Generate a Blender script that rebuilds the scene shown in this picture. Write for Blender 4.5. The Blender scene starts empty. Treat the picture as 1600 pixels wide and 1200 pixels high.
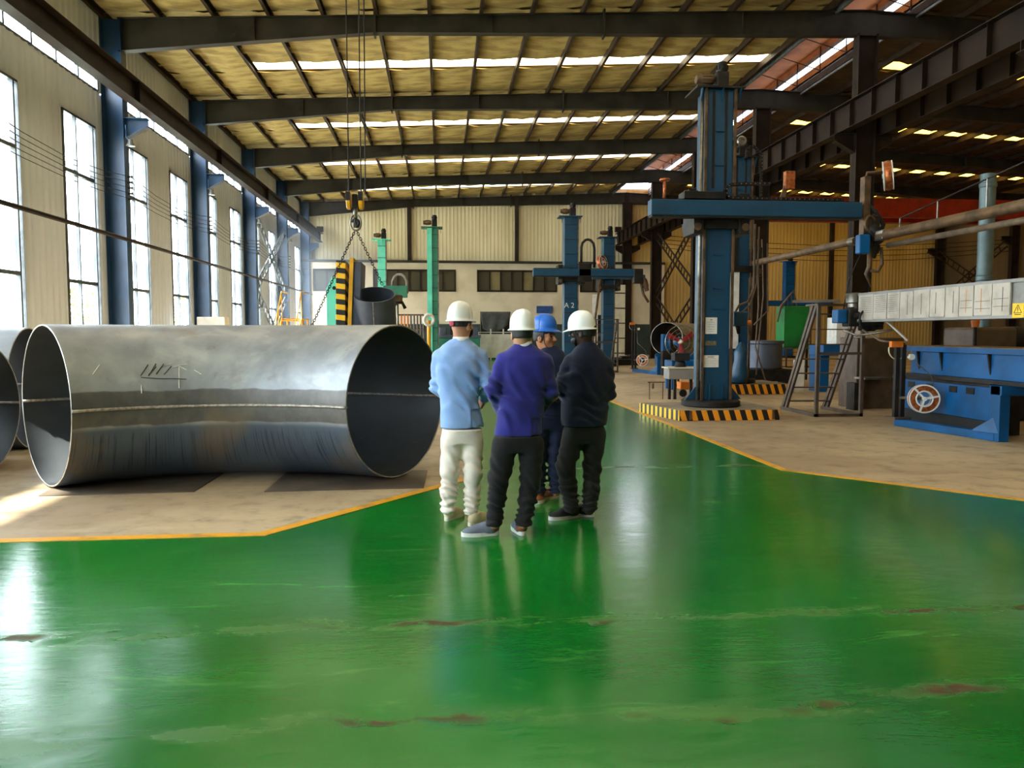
import bpy, bmesh, math, random
import numpy as np
from mathutils import Vector, Matrix
random.seed(7); RNG = np.random.RandomState(5)
S = bpy.context.scene
COL = S.collection

# ---------------------------------------------------------------- camera
F = 1200.0; CX, CY = 800.0, 600.0; EYE = 1.55
def _cam_matrix(vx, vy):
    d = np.array([(vx - CX) / F, -(vy - CY) / F, -1.0]); d /= np.linalg.norm(d)
    up = np.array([0, -d[2], d[1]]); up /= np.linalg.norm(up)
    return np.stack([np.cross(d, up), d, up])
RM = _cam_matrix(690.0, 520.0)
cam_data = bpy.data.cameras.new('camera'); cam_data.lens = 27.0; cam_data.sensor_width = 36.0
cam_data.clip_start = 0.05; cam_data.clip_end = 400
cam = bpy.data.objects.new('camera', cam_data); COL.objects.link(cam)
M = Matrix([[*RM[0], 0], [*RM[1], 0], [*RM[2], EYE], [0, 0, 0, 1]]); cam.matrix_world = M
S.camera = cam
def at(px, py, Y):
    """measured point of the photograph on the plane at depth Y"""
    r = RM @ np.array([(px - CX) / F, -(py - CY) / F, -1.0]); t = Y / r[1]
    return Vector((r[0] * t, Y, r[2] * t + EYE))
def gr(px, py, z=0.0):
    r = RM @ np.array([(px - CX) / F, -(py - CY) / F, -1.0]); t = (z - EYE) / r[2]
    return Vector((r[0] * t, r[1] * t, z))

# ---------------------------------------------------------------- world, sun, exposure
w = bpy.data.worlds.new('sky'); S.world = w; w.use_nodes = True
bg = w.node_tree.nodes['Background']; bg.inputs[0].default_value = (0.88, 0.95, 1.06, 1); bg.inputs[1].default_value = 11.0
sun_data = bpy.data.lights.new('sun', 'SUN'); sun_data.energy = 20.0; sun_data.angle = math.radians(1.2); sun_data.color = (1, .93, .82)
sun = bpy.data.objects.new('sun', sun_data); COL.objects.link(sun)
sun.rotation_euler = Vector((.52, .17, -.80)).to_track_quat('-Z', 'Y').to_euler()
sun.location = (-30, 0, 30)
vs = S.view_settings
vs.view_transform = 'Standard'; vs.look = 'None'; vs.exposure = 1.0; vs.gamma = 1.0; vs.use_curve_mapping = False
cy = S.cycles
cy.max_bounces = 7; cy.diffuse_bounces = 4; cy.glossy_bounces = 3; cy.transmission_bounces = 4; cy.transparent_max_bounces = 12
cy.caustics_reflective = False; cy.caustics_refractive = False
cy.sample_clamp_indirect = 6.0; cy.use_denoising = True
try: cy.use_light_tree = True
except Exception: pass

# ---------------------------------------------------------------- helpers
def lin(h):
    h = h.lstrip('#'); c = [int(h[i:i + 2], 16) / 255 for i in (0, 2, 4)]
    return tuple(x / 12.92 if x <= .04045 else ((x + .055) / 1.055) ** 2.4 for x in c) + (1.0,)
MATS = {}
def nodes_of(name):
    m = bpy.data.materials.new(name); m.use_nodes = True
    nt = m.node_tree; b = nt.nodes['Principled BSDF']; MATS[name] = m
    return m, nt, b
def nd(nt, t, **kw):
    n = nt.nodes.new(t)
    for k, v in kw.items():
        if k == 'inp':
            for i, x in v.items(): n.inputs[i].default_value = x
        else: setattr(n, k, v)
    return n
def mth(nt, op, a, b=None, c=None, clamp=False):
    n = nt.nodes.new('ShaderNodeMath'); n.operation = op; n.use_clamp = clamp
    for i, x in enumerate((a, b, c)):
        if x is None: continue
        if isinstance(x, (int, float)): n.inputs[i].default_value = x
        else: nt.links.new(x, n.inputs[i])
    return n.outputs[0]
def mixc(nt, f, a, b):
    n = nt.nodes.new('ShaderNodeMix'); n.data_type = 'RGBA'
    for i, x in ((0, f), (6, a), (7, b)):
        if isinstance(x, (int, float, tuple)): n.inputs[i].default_value = x
        else: nt.links.new(x, n.inputs[i])
    return n.outputs[2]
def noise(nt, vec, scale, detail=4, rough=.55, dist=0.0):
    n = nd(nt, 'ShaderNodeTexNoise', inp={'Scale': scale, 'Detail': detail, 'Roughness': rough, 'Distortion': dist})
    if vec is not None: nt.links.new(vec, n.inputs['Vector'])
    return n.outputs[0]
def ramp(nt, f, lo, hi):
    n = nd(nt, 'ShaderNodeMapRange', inp={1: lo, 2: hi, 3: 0.0, 4: 1.0}); n.interpolation_type = 'SMOOTHSTEP'
    nt.links.new(f, n.inputs[0]); return n.outputs[0]
def scaled(nt, vec, s):
    n = nd(nt, 'ShaderNodeMapping'); n.inputs['Scale'].default_value = s; nt.links.new(vec, n.inputs[0]); return n.outputs[0]
def pm(name, c1, c2=None, scale=3.0, rough=.55, metal=0.0, bump=0.0, bscale=None, stretch=(1, 1, 1), spec=.5, lo=.38, hi=.66, rvar=.12):
    """painted, bare or woven surface: two tones mixed by noise, a little relief and varying gloss"""
    if name in MATS: return MATS[name]
    m, nt, b = nodes_of(name)
    co = scaled(nt, nd(nt, 'ShaderNodeTexCoord').outputs['Object'], stretch)
    n = noise(nt, co, scale)
    a = lin(c1); c = lin(c2) if c2 else tuple(x * .8 for x in a[:3]) + (1,)
    nt.links.new(mixc(nt, ramp(nt, n, lo, hi), a, c), b.inputs['Base Color'])
    b.inputs['Metallic'].default_value = metal; b.inputs['Specular IOR Level'].default_value = spec
    r = mth(nt, 'MULTIPLY_ADD', n, rvar, rough - rvar / 2, clamp=True); nt.links.new(r, b.inputs['Roughness'])
    if bump:
        bn = nd(nt, 'ShaderNodeBump', inp={'Strength': bump, 'Distance': .02}); nt.links.new(noise(nt, co, bscale or scale * 6), bn.inputs['Height'])
        nt.links.new(bn.outputs[0], b.inputs['Normal'])
    return m
def emis(name, c, s):
    if name in MATS: return MATS[name]
    m, nt, b = nodes_of(name); b.inputs['Base Color'].default_value = lin(c)
    b.inputs['Emission Color'].default_value = lin(c); b.inputs['Emission Strength'].default_value = s; return m

def wloc(o):
    v = Vector((0, 0, 0))
    while o: v += o.location; o = o.parent
    return v
def tag(o, label=None, cat=None, group=None, kind=None):
    for k, v in (('label', label), ('category', cat), ('group', group), ('kind', kind)):
        if v: o[k] = v
    return o
def root(name, label, cat, loc, group=None, kind=None):
    o = bpy.data.objects.new(name, None); COL.objects.link(o); o.location = loc; o.empty_display_size = .1
    return tag(o, label, cat, group, kind)
class MB:
    """collects shapes in world coordinates and links them as one mesh"""
    def __init__(s, T=None): s.v = []; s.f = []; s.T = T
    def add(s, vs, fs):
        n = len(s.v); s.v += [Vector(v) if s.T is None else s.T @ Vector(v) for v in vs]; s.f += [[i + n for i in f] for f in fs]; return s
    def box(s, x0, x1, y0, y1, z0, z1):
        return s.add([(x0, y0, z0), (x1, y0, z0), (x1, y1, z0), (x0, y1, z0), (x0, y0, z1), (x1, y0, z1), (x1, y1, z1), (x0, y1, z1)],
                     [(0, 3, 2, 1), (4, 5, 6, 7), (0, 1, 5, 4), (1, 2, 6, 5), (2, 3, 7, 6), (3, 0, 4, 7)])
    def cbox(s, c, d): return s.box(c[0] - d[0] / 2, c[0] + d[0] / 2, c[1] - d[1] / 2, c[1] + d[1] / 2, c[2] - d[2] / 2, c[2] + d[2] / 2)
    def prism(s, poly, z0, z1):
        n = len(poly)
        return s.add([(p[0], p[1], z0) for p in poly] + [(p[0], p[1], z1) for p in poly],
                     [tuple(range(n - 1, -1, -1)), tuple(range(n, 2 * n))] + [(i, (i + 1) % n, (i + 1) % n + n, i + n) for i in range(n)])
    def bar(s, p0, p1, w, h, up=(0, 0, 1)):
        p0, p1 = Vector(p0), Vector(p1); d = (p1 - p0).normalized(); u = Vector(up)
        x = d.cross(u)
        if x.length < 1e-4: x = d.cross(Vector((0, 1, 0)))
        x.normalize(); u = x.cross(d); x *= w / 2; u *= h / 2
        return s.add([p0 - x - u, p0 + x - u, p0 + x + u, p0 - x + u, p1 - x - u, p1 + x - u, p1 + x + u, p1 - x + u],
                     [(0, 1, 2, 3), (7, 6, 5, 4), (0, 4, 5, 1), (1, 5, 6, 2), (2, 6, 7, 3), (3, 7, 4, 0)])
    def tube(s, pts, r, n=8, caps=True):
        pts = [Vector(p) for p in pts]; rs = r if isinstance(r, (list, tuple)) else [r] * len(pts)
        ref = None; vs = []; fs = []
        for i, p in enumerate(pts):
            d = (pts[min(i + 1, len(pts) - 1)] - pts[max(i - 1, 0)])
            d = d.normalized() if d.length > 1e-9 else Vector((0, 0, 1))
            if ref is None:
                ref = d.orthogonal().normalized()
            ref = (ref - d * ref.dot(d))
            ref = ref.normalized() if ref.length > 1e-6 else d.orthogonal().normalized()
            b = d.cross(ref)
            for k in range(n):
                a = 2 * math.pi * k / n; vs.append(p + (ref * math.cos(a) + b * math.sin(a)) * rs[i])
        for i in range(len(pts) - 1):
            for k in range(n): fs.append((i * n + k, i * n + (k + 1) % n, (i + 1) * n + (k + 1) % n, (i + 1) * n + k))
        if caps: fs += [tuple(range(n - 1, -1, -1)), tuple(range((len(pts) - 1) * n, len(pts) * n))]
        return s.add(vs, fs)
    def cyl(s, p0, p1, r0, r1=None, n=16): return s.tube([p0, p1], [r0, r0 if r1 is None else r1], n)
    def ring(s, c, axis, R, r, n=24, m=8, a0=0, a1=2 * math.pi):
        axis = Vector(axis).normalized(); u = axis.orthogonal().normalized(); v = axis.cross(u)
        full = abs(a1 - a0 - 2 * math.pi) < 1e-6
        pts = [Vector(c) + (u * math.cos(a0 + (a1 - a0) * i / n) + v * math.sin(a0 + (a1 - a0) * i / n)) * R for i in range(n + 1)]
        if not full: return s.tube(pts, r, m)
        vs = []; fs = []
        for i in range(n):
            d = (pts[i] - Vector(c)).normalized()
            for k in range(m):
                a = 2 * math.pi * k / m; vs.append(pts[i] + d * r * math.cos(a) + axis * r * math.sin(a))
        for i in range(n):
            for k in range(m): fs.append((i * m + k, ((i + 1) % n) * m + k, ((i + 1) % n) * m + (k + 1) % m, i * m + (k + 1) % m))
        return s.add(vs, fs)
    def lathe(s, c, axis, prof, n=24):
        """prof: list of (radius, distance along axis)"""
        axis = Vector(axis).normalized(); u = axis.orthogonal().normalized(); v = axis.cross(u); vs = []; fs = []
        for r, h in prof:
            for k in range(n):
                a = 2 * math.pi * k / n; vs.append(Vector(c) + axis * h + (u * math.cos(a) + v * math.sin(a)) * r)
        for i in range(len(prof) - 1):
            for k in range(n): fs.append((i * n + k, i * n + (k + 1) % n, (i + 1) * n + (k + 1) % n, (i + 1) * n + k))
        return s.add(vs, fs)
    def sheet(s, grid, thick=None):
        """grid[i][j] of points -> quads"""
        n = len(grid); m = len(grid[0]); vs = [p for r in grid for p in r]
        return s.add(vs, [(i * m + j, (i + 1) * m + j, (i + 1) * m + j + 1, i * m + j + 1) for i in range(n - 1) for j in range(m - 1)])
    def build(s, name, mat, parent=None, smooth=False, bevel=0.0, label=None, cat=None, group=None, kind=None, loc=None, auto=None):
        me = bpy.data.meshes.new(name)
        off = wloc(parent) if parent is not None else Vector(loc) if loc is not None else Vector((0, 0, 0))
        me.from_pydata([tuple(v - off) for v in s.v], [], s.f); me.update()
        bm = bmesh.new(); bm.from_mesh(me); bmesh.ops.recalc_face_normals(bm, faces=bm.faces); bm.to_mesh(me); bm.free()
        if smooth: me.polygons.foreach_set('use_smooth', [True] * len(me.polygons))
        if mat is not None: me.materials.append(mat if not isinstance(mat, str) else MATS[mat])
        o = bpy.data.objects.new(name, me); COL.objects.link(o)
        if parent is not None: o.parent = parent
        elif loc is not None: o.location = loc
        if auto and smooth:
            me.set_sharp_from_angle(angle=math.radians(auto))
        if bevel:
            bv = o.modifiers.new('edge', 'BEVEL'); bv.width = bevel; bv.segments = 2; bv.limit_method = 'ANGLE'
        return tag(o, label, cat, group, kind)
def dup(o, loc, parent=None):
    c = o.copy(); COL.objects.link(c); c.location = loc; c.parent = parent; return c
def text_mesh(name, body, size, c, xdir, ydir, mat, parent, depth=.002):
    cu = bpy.data.curves.new(name, 'FONT'); cu.body = body; cu.size = size; cu.align_x = 'CENTER'; cu.align_y = 'CENTER'; cu.extrude = depth
    t = bpy.data.objects.new(name, cu); dg = bpy.context.evaluated_depsgraph_get()
    COL.objects.link(t); dg.update(); me = bpy.data.meshes.new_from_object(t.evaluated_get(dg)); bpy.data.objects.remove(t)
    x = Vector(xdir).normalized(); y = Vector(ydir).normalized(); z = x.cross(y); off = Vector(c) - wloc(parent)
    for v in me.vertices: v.co = off + x * v.co.x + y * v.co.y + z * v.co.z
    me.materials.clear(); me.materials.append(mat); o = bpy.data.objects.new(name, me); COL.objects.link(o); o.parent = parent; return o
# ================================================================ materials of the hall
pm('wall_sheet', '#d9e0ea', '#c8ced6', scale=.5, rough=.5, bump=.05, stretch=(1, 1, .25))
pm('wall_sheet_back', '#d6cca8', '#bfb38c', scale=.4, rough=.5, stretch=(1, 1, .2))
pm('plaster', '#d9ceb4', '#cabfa2', scale=.7, rough=.8, bump=.1)
pm('roof_lining', '#c2ad6e', '#937c48', scale=1.6, rough=.75, bump=.35, bscale=14, stretch=(.6, 1.6, 1))
pm('roof_lining_shaded', '#4a3620', '#33240f', scale=1.6, rough=.75, bump=.3, bscale=14)  # lining copy for the right slope, the second aisle's dimness put into its colour
pm('wall_sheet_ochre', '#d3b673', '#b89a58', scale=.4, rough=.5, stretch=(1, 1, .2))
pm('wall_sheet_dark', '#6f5a38', '#57452a', scale=.4, rough=.55, stretch=(1, 1, .2))
pm('monitor_lining', '#b0672a', '#93521f', scale=1.5, rough=.7)
pm('rafter_paint', '#3b372f', '#2b2823', scale=1.2, spec=.18, rough=.5)
pm('purlin_paint', '#3d2f23', '#2c2119', scale=2, spec=.18, rough=.55)
pm('column_blue', '#21476f', '#1b3a5c', scale=1.0, rough=.38, spec=.6)
pm('column_brown', '#2e231a', '#221a13', scale=1.4, spec=.18, rough=.55)
pm('runway_paint', '#2a1d14', '#1e150e', scale=1.5, spec=.18, rough=.55)
pm('window_metal', '#5d6266', '#474b50', scale=2, rough=.45, metal=.3)
pm('white_trim', '#e6e5df', '#d2d1ca', scale=2, rough=.5)
pm('galvanised', '#8d8f8f', '#6f7172', scale=4, rough=.4, metal=.6)
emis('skylight_sheet', '#fff2cf', 3.4)
emis('skylight_warm', '#ffcf57', 3.4)
emis('monitor_glazing', '#eef4ff', 2.6)
# window glass: mostly clear, a little mirror at grazing angles
m, nt, b = nodes_of('window_glass')
tr = nd(nt, 'ShaderNodeBsdfTransparent'); gl = nd(nt, 'ShaderNodeBsdfGlossy', inp={'Roughness': .04}); mx = nd(nt, 'ShaderNodeMixShader')
tr.inputs[0].default_value = (.93, .96, .95, 1)
lw = nd(nt, 'ShaderNodeLayerWeight', inp={0: .5}); fr = mth(nt, 'MULTIPLY_ADD', mth(nt, 'POWER', lw.outputs['Facing'], 5.0), .5, .03); nt.links.new(fr, mx.inputs[0]); nt.links.new(tr.outputs[0], mx.inputs[1]); nt.links.new(gl.outputs[0], mx.inputs[2])
nt.links.new(mx.outputs[0], nt.nodes['Material Output'].inputs[0])
m, nt, b = nodes_of('dark_glass'); b.inputs['Base Color'].default_value = lin('#4d4a3c'); b.inputs['Roughness'].default_value = .12; b.inputs['Metallic'].default_value = 0
pm('lit_office', '#857a52', '#6f6646', scale=.8, rough=.7)
# concrete
m, nt, b = nodes_of('concrete')
co = nd(nt, 'ShaderNodeTexCoord').outputs['Object']
n1 = noise(nt, co, .35, 5); n2 = noise(nt, co, 3.0, 6, .65); n3 = noise(nt, scaled(nt, co, (.25, 3, 1)), 1.2, 5)
c = mixc(nt, ramp(nt, n1, .35, .65), lin('#b8a484'), lin('#978266'))
n4 = noise(nt, scaled(nt, co, (1, 1.8, 1)), 7.0, 8, .7, .6)
c = mixc(nt, mth(nt, 'MULTIPLY', ramp(nt, n2, .48, .72), .55), c, lin('#6b5c4b'))
c = mixc(nt, mth(nt, 'MULTIPLY', ramp(nt, n4, .56, .74), .6), c, lin('#57493a'))
c = mixc(nt, mth(nt, 'MULTIPLY', ramp(nt, n3, .55, .75), .35), c, lin('#cbbba2'))
nt.links.new(c, b.inputs['Base Color']); nt.links.new(mth(nt, 'MULTIPLY_ADD', n2, .35, .42), b.inputs['Roughness'])
bn = nd(nt, 'ShaderNodeBump', inp={'Strength': .25, 'Distance': .01}); nt.links.new(n2, bn.inputs['Height']); nt.links.new(bn.outputs[0], b.inputs['Normal'])
# green epoxy coat: scuffs, pale streaks, cracked joints showing brown screed
m, nt, b = nodes_of('green_coat')
co = nd(nt, 'ShaderNodeTexCoord').outputs['Object']; sp = nd(nt, 'ShaderNodeSeparateXYZ'); nt.links.new(co, sp.inputs[0])
n1 = noise(nt, co, .55, 4); n2 = noise(nt, scaled(nt, co, (.7, 2.6, 1)), 1.5, 7, .65, .6); n3 = noise(nt, scaled(nt, co, (1, 2.0, 1)), 6, 6, .6, .4)
wob = mth(nt, 'MULTIPLY_ADD', noise(nt, co, 1.1, 6, .6), .55, -.275)
yj = mth(nt, 'ADD', sp.outputs[1], wob)
c = mixc(nt, ramp(nt, n1, .3, .7), lin('#075c1b'), lin('#107222'))
c = mixc(nt, mth(nt, 'MULTIPLY', ramp(nt, n2, .56, .8), .55), c, lin('#5fa04a'))
c = mixc(nt, mth(nt, 'MULTIPLY', ramp(nt, n3, .62, .8), .3), c, lin('#0a4a1a'))
jd = None
for yy in (2.98, 4.0, 8.6):
    d = mth(nt, 'ABSOLUTE', mth(nt, 'SUBTRACT', yj, yy))
    jd = d if jd is None else mth(nt, 'MINIMUM', jd, d)
patch = ramp(nt, noise(nt, scaled(nt, co, (.9, 1.4, 1)), 1.1, 3), .50, .60)
wear = mth(nt, 'MULTIPLY', mth(nt, 'SUBTRACT', 1.0, ramp(nt, jd, .0, .16)), ramp(nt, noise(nt, scaled(nt, co, (1, 3, 1)), 2.2, 5), .44, .60))
chip = mth(nt, 'MULTIPLY', mth(nt, 'MULTIPLY', mth(nt, 'SUBTRACT', 1.0, ramp(nt, jd, .010, .05)), patch), ramp(nt, noise(nt, co, 5.0, 5), .40, .48))
c = mixc(nt, mth(nt, 'MULTIPLY', wear, .40), c, lin('#4d7436'))
c = mixc(nt, mth(nt, 'MULTIPLY', chip, .9), c, lin('#4a2e1a'))
nt.links.new(c, b.inputs['Base Color'])
r = mth(nt, 'MULTIPLY_ADD', n3, .16, .10); r = mth(nt, 'ADD', r, mth(nt, 'MULTIPLY', wear, .15)); r = mth(nt, 'ADD', r, mth(nt, 'MULTIPLY', chip, .4), clamp=True)
nt.links.new(r, b.inputs['Roughness']); b.inputs['Specular IOR Level'].default_value = .42
hgt = mth(nt, 'SUBTRACT', mth(nt, 'ADD', mth(nt, 'MULTIPLY', n2, .6), mth(nt, 'MULTIPLY', n3, .25)), mth(nt, 'MULTIPLY', chip, 1.2))
bn = nd(nt, 'ShaderNodeBump', inp={'Strength': .18, 'Distance': .02}); nt.links.new(hgt, bn.inputs['Height']); nt.links.new(bn.outputs[0], b.inputs['Normal'])
pm('yellow_paint_line', '#d99a1c', '#9b7a3c', scale=5, rough=.5, lo=.5, hi=.75)

# ================================================================ frames of the hall
BAY = 7.6; FR = [22.9 + BAY * k for k in range(-5, 5)]; YB = 53.45; Y0 = FR[0] - .2
XW = -9.4; XR = 36.4; XC = 12.9
def ztop(X): return 10.28 + .0466 * (min(X, XC) + 8.48) - .0466 * max(0, X - XC)
def zroof(X): return ztop(X) + .22
# ---------------------------------------------------------------- floor
floor = MB().box(XW - .1, XR + .1, Y0, YB + .1, -.2, 0).build('floor', 'concrete', label='dusty tan concrete floor of the factory hall', cat='floor', kind='structure')
GREEN = [(.35, YB - .3), (.35, 8.2), (-1.38, 5.97), (XW, 5.9), (XW, -6), (XR, -6), (XR, 5.85), (6.0, 5.85), (3.84, 8.27), (3.72, YB - .3)]
MB().prism(GREEN[::-1], -.01, .004).build('floor_surface', 'green_coat', floor, label='glossy green painted walkway')
def strip(pts, wdt, name, mat, par, z=.008):
    for i in range(len(pts) - 1):
        a, c = Vector(pts[i]).to_3d(), Vector(pts[i + 1]).to_3d(); d = (c - a).normalized(); a = a - d * wdt * .3; c = c + d * wdt * .3
        MB().bar((a.x, a.y, .002), (c.x, c.y, .002), wdt, .012 - .001 * (i % 2)).build(name, mat, par, label='yellow border line' if i == 0 else None)
strip([(.35, YB - .3), (.35, 8.2), (-1.38, 5.97), (XW, 5.9)], .11, 'floor_line', 'yellow_paint_line', floor)
strip([(XR, 5.85), (6.0, 5.85), (3.84, 8.27), (3.72, YB - .3)], .09, 'floor_line', 'yellow_paint_line', floor)
# ---------------------------------------------------------------- corrugated sheet
def corr(mb, a0, a1, z0, z1, fixed, axis, out, per=.30, dep=.032):
    """vertical trapezoid ribs between a0 and a1; axis 'y' runs along the left wall"""
    prof = []; n = max(1, round((a1 - a0) / per)); p = (a1 - a0) / n
    for i in range(n):
        for t, d in ((0, 0), (.45, 0), (.6, 1), (.85, 1)): prof.append((a0 + (i + t) * p, d * dep))
    prof.append((a1, 0)); g = []
    for a, d in prof:
        q = fixed + out * d
        zb, zt = (z0, z1) if not callable(z1) else (z0, z1(a))
        g.append([(q, a, zb), (q, a, zt)] if axis == 'y' else [(a, q, zb), (a, q, zt)])
    return mb.sheet(g)
wl = MB().box(XW - .14, XW - .11, Y0, YB, 0, .9).build('wall_left', 'wall_sheet', label='pale ribbed sheet wall with tall windows', cat='wall', kind='structure')
WIN = []; 
ZW0, ZW1, ZC0, ZC1 = 1.0, 7.15, 8.15, 9.0
ztl = zroof(XW) + .1
for i, f in enumerate(FR):
    if f < -8 or f > YB - 3: continue
    for (a, c) in ((1.25, 3.10), (5.13, 6.98)): WIN.append((f + a, f + c))
edges = [Y0]
for a, c in WIN: edges += [a, c]
edges.append(YB)
for i in range(0, len(edges), 2):
    corr(MB(), edges[i], edges[i + 1], 0, ZC0, XW, 'y', 1).build('wall_panel', 'wall_sheet', wl)
for a, c in WIN:
    corr(MB(), a, c, ZW1, ZC0, XW, 'y', 1).build('wall_panel', 'wall_sheet', wl)
    MB().box(XW - .1, XW + .03, a, c, .0, ZW0).build('wall_panel', 'wall_sheet', wl)
corr(MB(), Y0, YB, ZC1, ztl, XW, 'y', 1).build('wall_panel', 'wall_sheet', wl)
for i, f in enumerate(FR):
    corr(MB(), f - .35 if i else Y0, f + .35, ZC0, ZC1, XW, 'y', 1).build('wall_panel', 'wall_sheet', wl)
MB().box(XW - .1, XW, FR[-1] + .3, YB, ZC0, ZC1).build('wall_panel', 'wall_sheet', wl)
# ---------------------------------------------------------------- windows
GLASS = MATS['window_glass']
def portal(y0, y1, z0, z1, k):
    l = bpy.data.lights.new('daylight_portal', 'AREA'); l.shape = 'RECTANGLE'; l.size = y1 - y0; l.size_y = z1 - z0; l.cycles.is_portal = True
    o = bpy.data.objects.new('daylight_portal', l); COL.objects.link(o); o.location = (XW - .2, (y0 + y1) / 2, (z0 + z1) / 2)
    o.rotation_euler = Vector((1, 0, 0)).to_track_quat('-Z', 'Y').to_euler()
    if abs((o.rotation_euler.to_matrix() @ Vector((1, 0, 0))).y) < .5: l.size, l.size_y = l.size_y, l.size
for k, (a, c) in enumerate(WIN):
    nth = k - 5
    wr = root('window_%d' % (k + 1), '%s tall narrow window along the ribbed wall, counted from the front of the view' % ['first', 'second', 'third', 'fourth', 'fifth', 'sixth', 'seventh', 'eighth', 'ninth', 'tenth', 'eleventh', 'twelfth'][nth - 1] if nth > 0 else 'tall narrow window in the ribbed wall behind the viewer', 'window', (XW, (a + c) / 2, ZW0), kind='structure')
    if nth <= 0: wr['group'] = 'windows out of view'
    t = .06
    mb = MB(); x0, x1 = XW - .06, XW + .05
    mb.box(x0, x1, a, a + t, ZW0, ZW1); mb.box(x0, x1, c - .015, c, ZW0, ZW1); mb.box(x0, x1, a, c, ZW0, ZW0 + t); mb.box(x0, x1, a, c, ZW1 - t, ZW1)
    mb.build('window_frame', 'window_metal', wr)
    ce = c; c = c - .15; MB().box(x0, x1, c - t, c, ZW0 + t, ZW1 - t).build('window_mullion', 'window_metal', wr); MB().box(XW - .02, XW - .014, c, ce - .015, ZW0 + t, ZW1 - t).build('window_pane', GLASS, wr)  # narrow clear strip added in place of the white reveal lit from outdoors
    mid = a + (c - a) * .42
    MB().box(x0 + .02, x1 - .01, mid - .03, mid + .03, ZW0 + t, ZW1 - t).build('window_mullion', 'window_metal', wr)
    zs = [ZW0 + t, 2.87, 5.65, ZW1 - t]
    for z in zs[1:3]: MB().box(x0 + .02, x1 + .01, a + t, c - t, z - .045, z + .045).build('window_transom', 'window_metal', wr)
    for (y0, y1) in ((a + t, mid - .03), (mid + .03, c - t)):
        for i in range(3): MB().box(XW - .02, XW - .014, y0, y1, zs[i] + (.045 if i else 0), zs[i + 1] - (.045 if i < 2 else 0)).build('window_pane', GLASS, wr)
    portal(a, ce, ZW0, ZW1, k)
for i, f in enumerate(FR[:-1]):
    if f < -8: continue
    a, c = f + .35, f + BAY - .35
    wr = root('window_%d' % (len(WIN) + i + 1), 'clerestory window strip above the crane beam, bay %d from the front' % i, 'window', (XW, (a + c) / 2, ZC0), kind='structure')
    mb = MB(); mb.box(XW - .05, XW + .04, a, c, ZC0, ZC0 + .05); mb.box(XW - .05, XW + .04, a, c, ZC1 - .05, ZC1); mb.build('window_frame', 'window_metal', wr)
    nn = 6; p = (c - a) / nn
    for j in range(nn + 1): MB().box(XW - .05, XW + .04, a + j * p - .035, a + j * p + .035, ZC0 + .05, ZC1 - .05).build('window_mullion', 'window_metal', wr)
    for j in range(nn): MB().box(XW - .02, XW - .014, a + j * p + .035, a + (j + 1) * p - .035, ZC0 + .05, ZC1 - .05).build('window_pane', GLASS, wr)
    portal(a, c, ZC0, ZC1, i)
# ---------------------------------------------------------------- back wall
wb = MB().box(XW - .1, XR + .1, YB + .06, YB + .2, 0, 11.6).build('wall_back', 'wall_sheet_back', label='cream end wall, ribbed sheet above plaster', cat='wall', kind='structure')
posts = [XW, -2.15, 5.2, XC, 20.4, 27.9, XR]
for i in range(len(posts) - 1): corr(MB(), posts[i], posts[i + 1], 6.35, lambda x: zroof(x), YB, 'x', -1, per=.25, dep=.014).build('wall_panel', 'wall_sheet_back' if posts[i] < 12 else 'wall_sheet_ochre', wb)
for x in posts[1:-1]: MB().box(x - .13, x + .13, YB - .3, YB - .04, 6.35 if x < 12 else 0, ztop(x)).build('wall_post', 'column_brown', wb)
# plastered lower wall with window openings
OP = [(-8.6, -6.0), (-4.61, 1.0), (2.44, 8.0), (9.6, 13.2)]
xs = [XW]
for a, c in OP: xs += [a, c]
xs += [15.6]
for i in range(0, len(xs), 2): MB().box(xs[i], xs[i + 1], YB - .35, YB - .06, 0, 6.3).build('wall_section', 'plaster', wb)
for a, c in OP:
    MB().box(a, c, YB - .35, YB - .06, 0, 4.36).build('wall_section', 'plaster', wb); MB().box(a, c, YB - .35, YB - .06, 5.86, 6.3).build('wall_section', 'plaster', wb)
pm('dado_paint', '#33433f', '#283531', scale=.8, rough=.6)
MB().box(-3.2, 15.6, YB - .37, YB - .35, 0, 2.15).build('wall_dado', 'dado_paint', wb)
MB().box(XW, 15.6, YB - .55, YB - .06, 6.3, 6.46).build('wall_trim', 'rafter_paint', wb)
corr(MB(), 15.6, XR, 0, 6.35, YB, 'x', -1, per=.25, dep=.014).build('wall_panel', 'wall_sheet_ochre', wb)
for k, (a, c) in enumerate(OP):
    wr = root('window_%d' % (60 + k), ['hazy office window strip by the corner column', 'wide office window strip behind the teal columns', 'wide office window strip above the draped cover', 'office window strip behind the second blue column'][k], 'window', ((a + c) / 2, YB - .3, 4.36), kind='structure')
    mb = MB(); t = .12
    mb.box(a, c, YB - .40, YB - .2, 4.36, 4.36 + t); mb.box(a, c, YB - .40, YB - .2, 5.86 - t, 5.86); mb.box(a, a + t, YB - .4, YB - .2, 4.36 + t, 5.86 - t); mb.box(c - t, c, YB - .4, YB - .2, 4.36 + t, 5.86 - t)
    mb.build('window_frame', 'column_brown', wr); n = max(3, round((c - a) / .8)); p = (c - a - 2 * t) / n
    for j in range(1, n): MB().box(a + t + j * p - .05, a + t + j * p + .05, YB - .36, YB - .22, 4.36 + t, 5.86 - t).build('window_mullion', 'column_brown', wr)
    for j in range(n): MB().box(a + t + j * p + (.05 if j else 0), a + t + (j + 1) * p - (.05 if j < n - 1 else 0), YB - .28, YB - .26, 4.36 + t, 5.86 - t).build('window_pane', ['dark_glass', 'dark_glass', 'lit_office'][(j * 7 + k * 2) % 3 if k == 2 else 0], wr)
    MB().box(a, c, YB - .20, YB - .08, 4.36, 5.86).build('window_backing', 'lit_office', wr)
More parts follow.
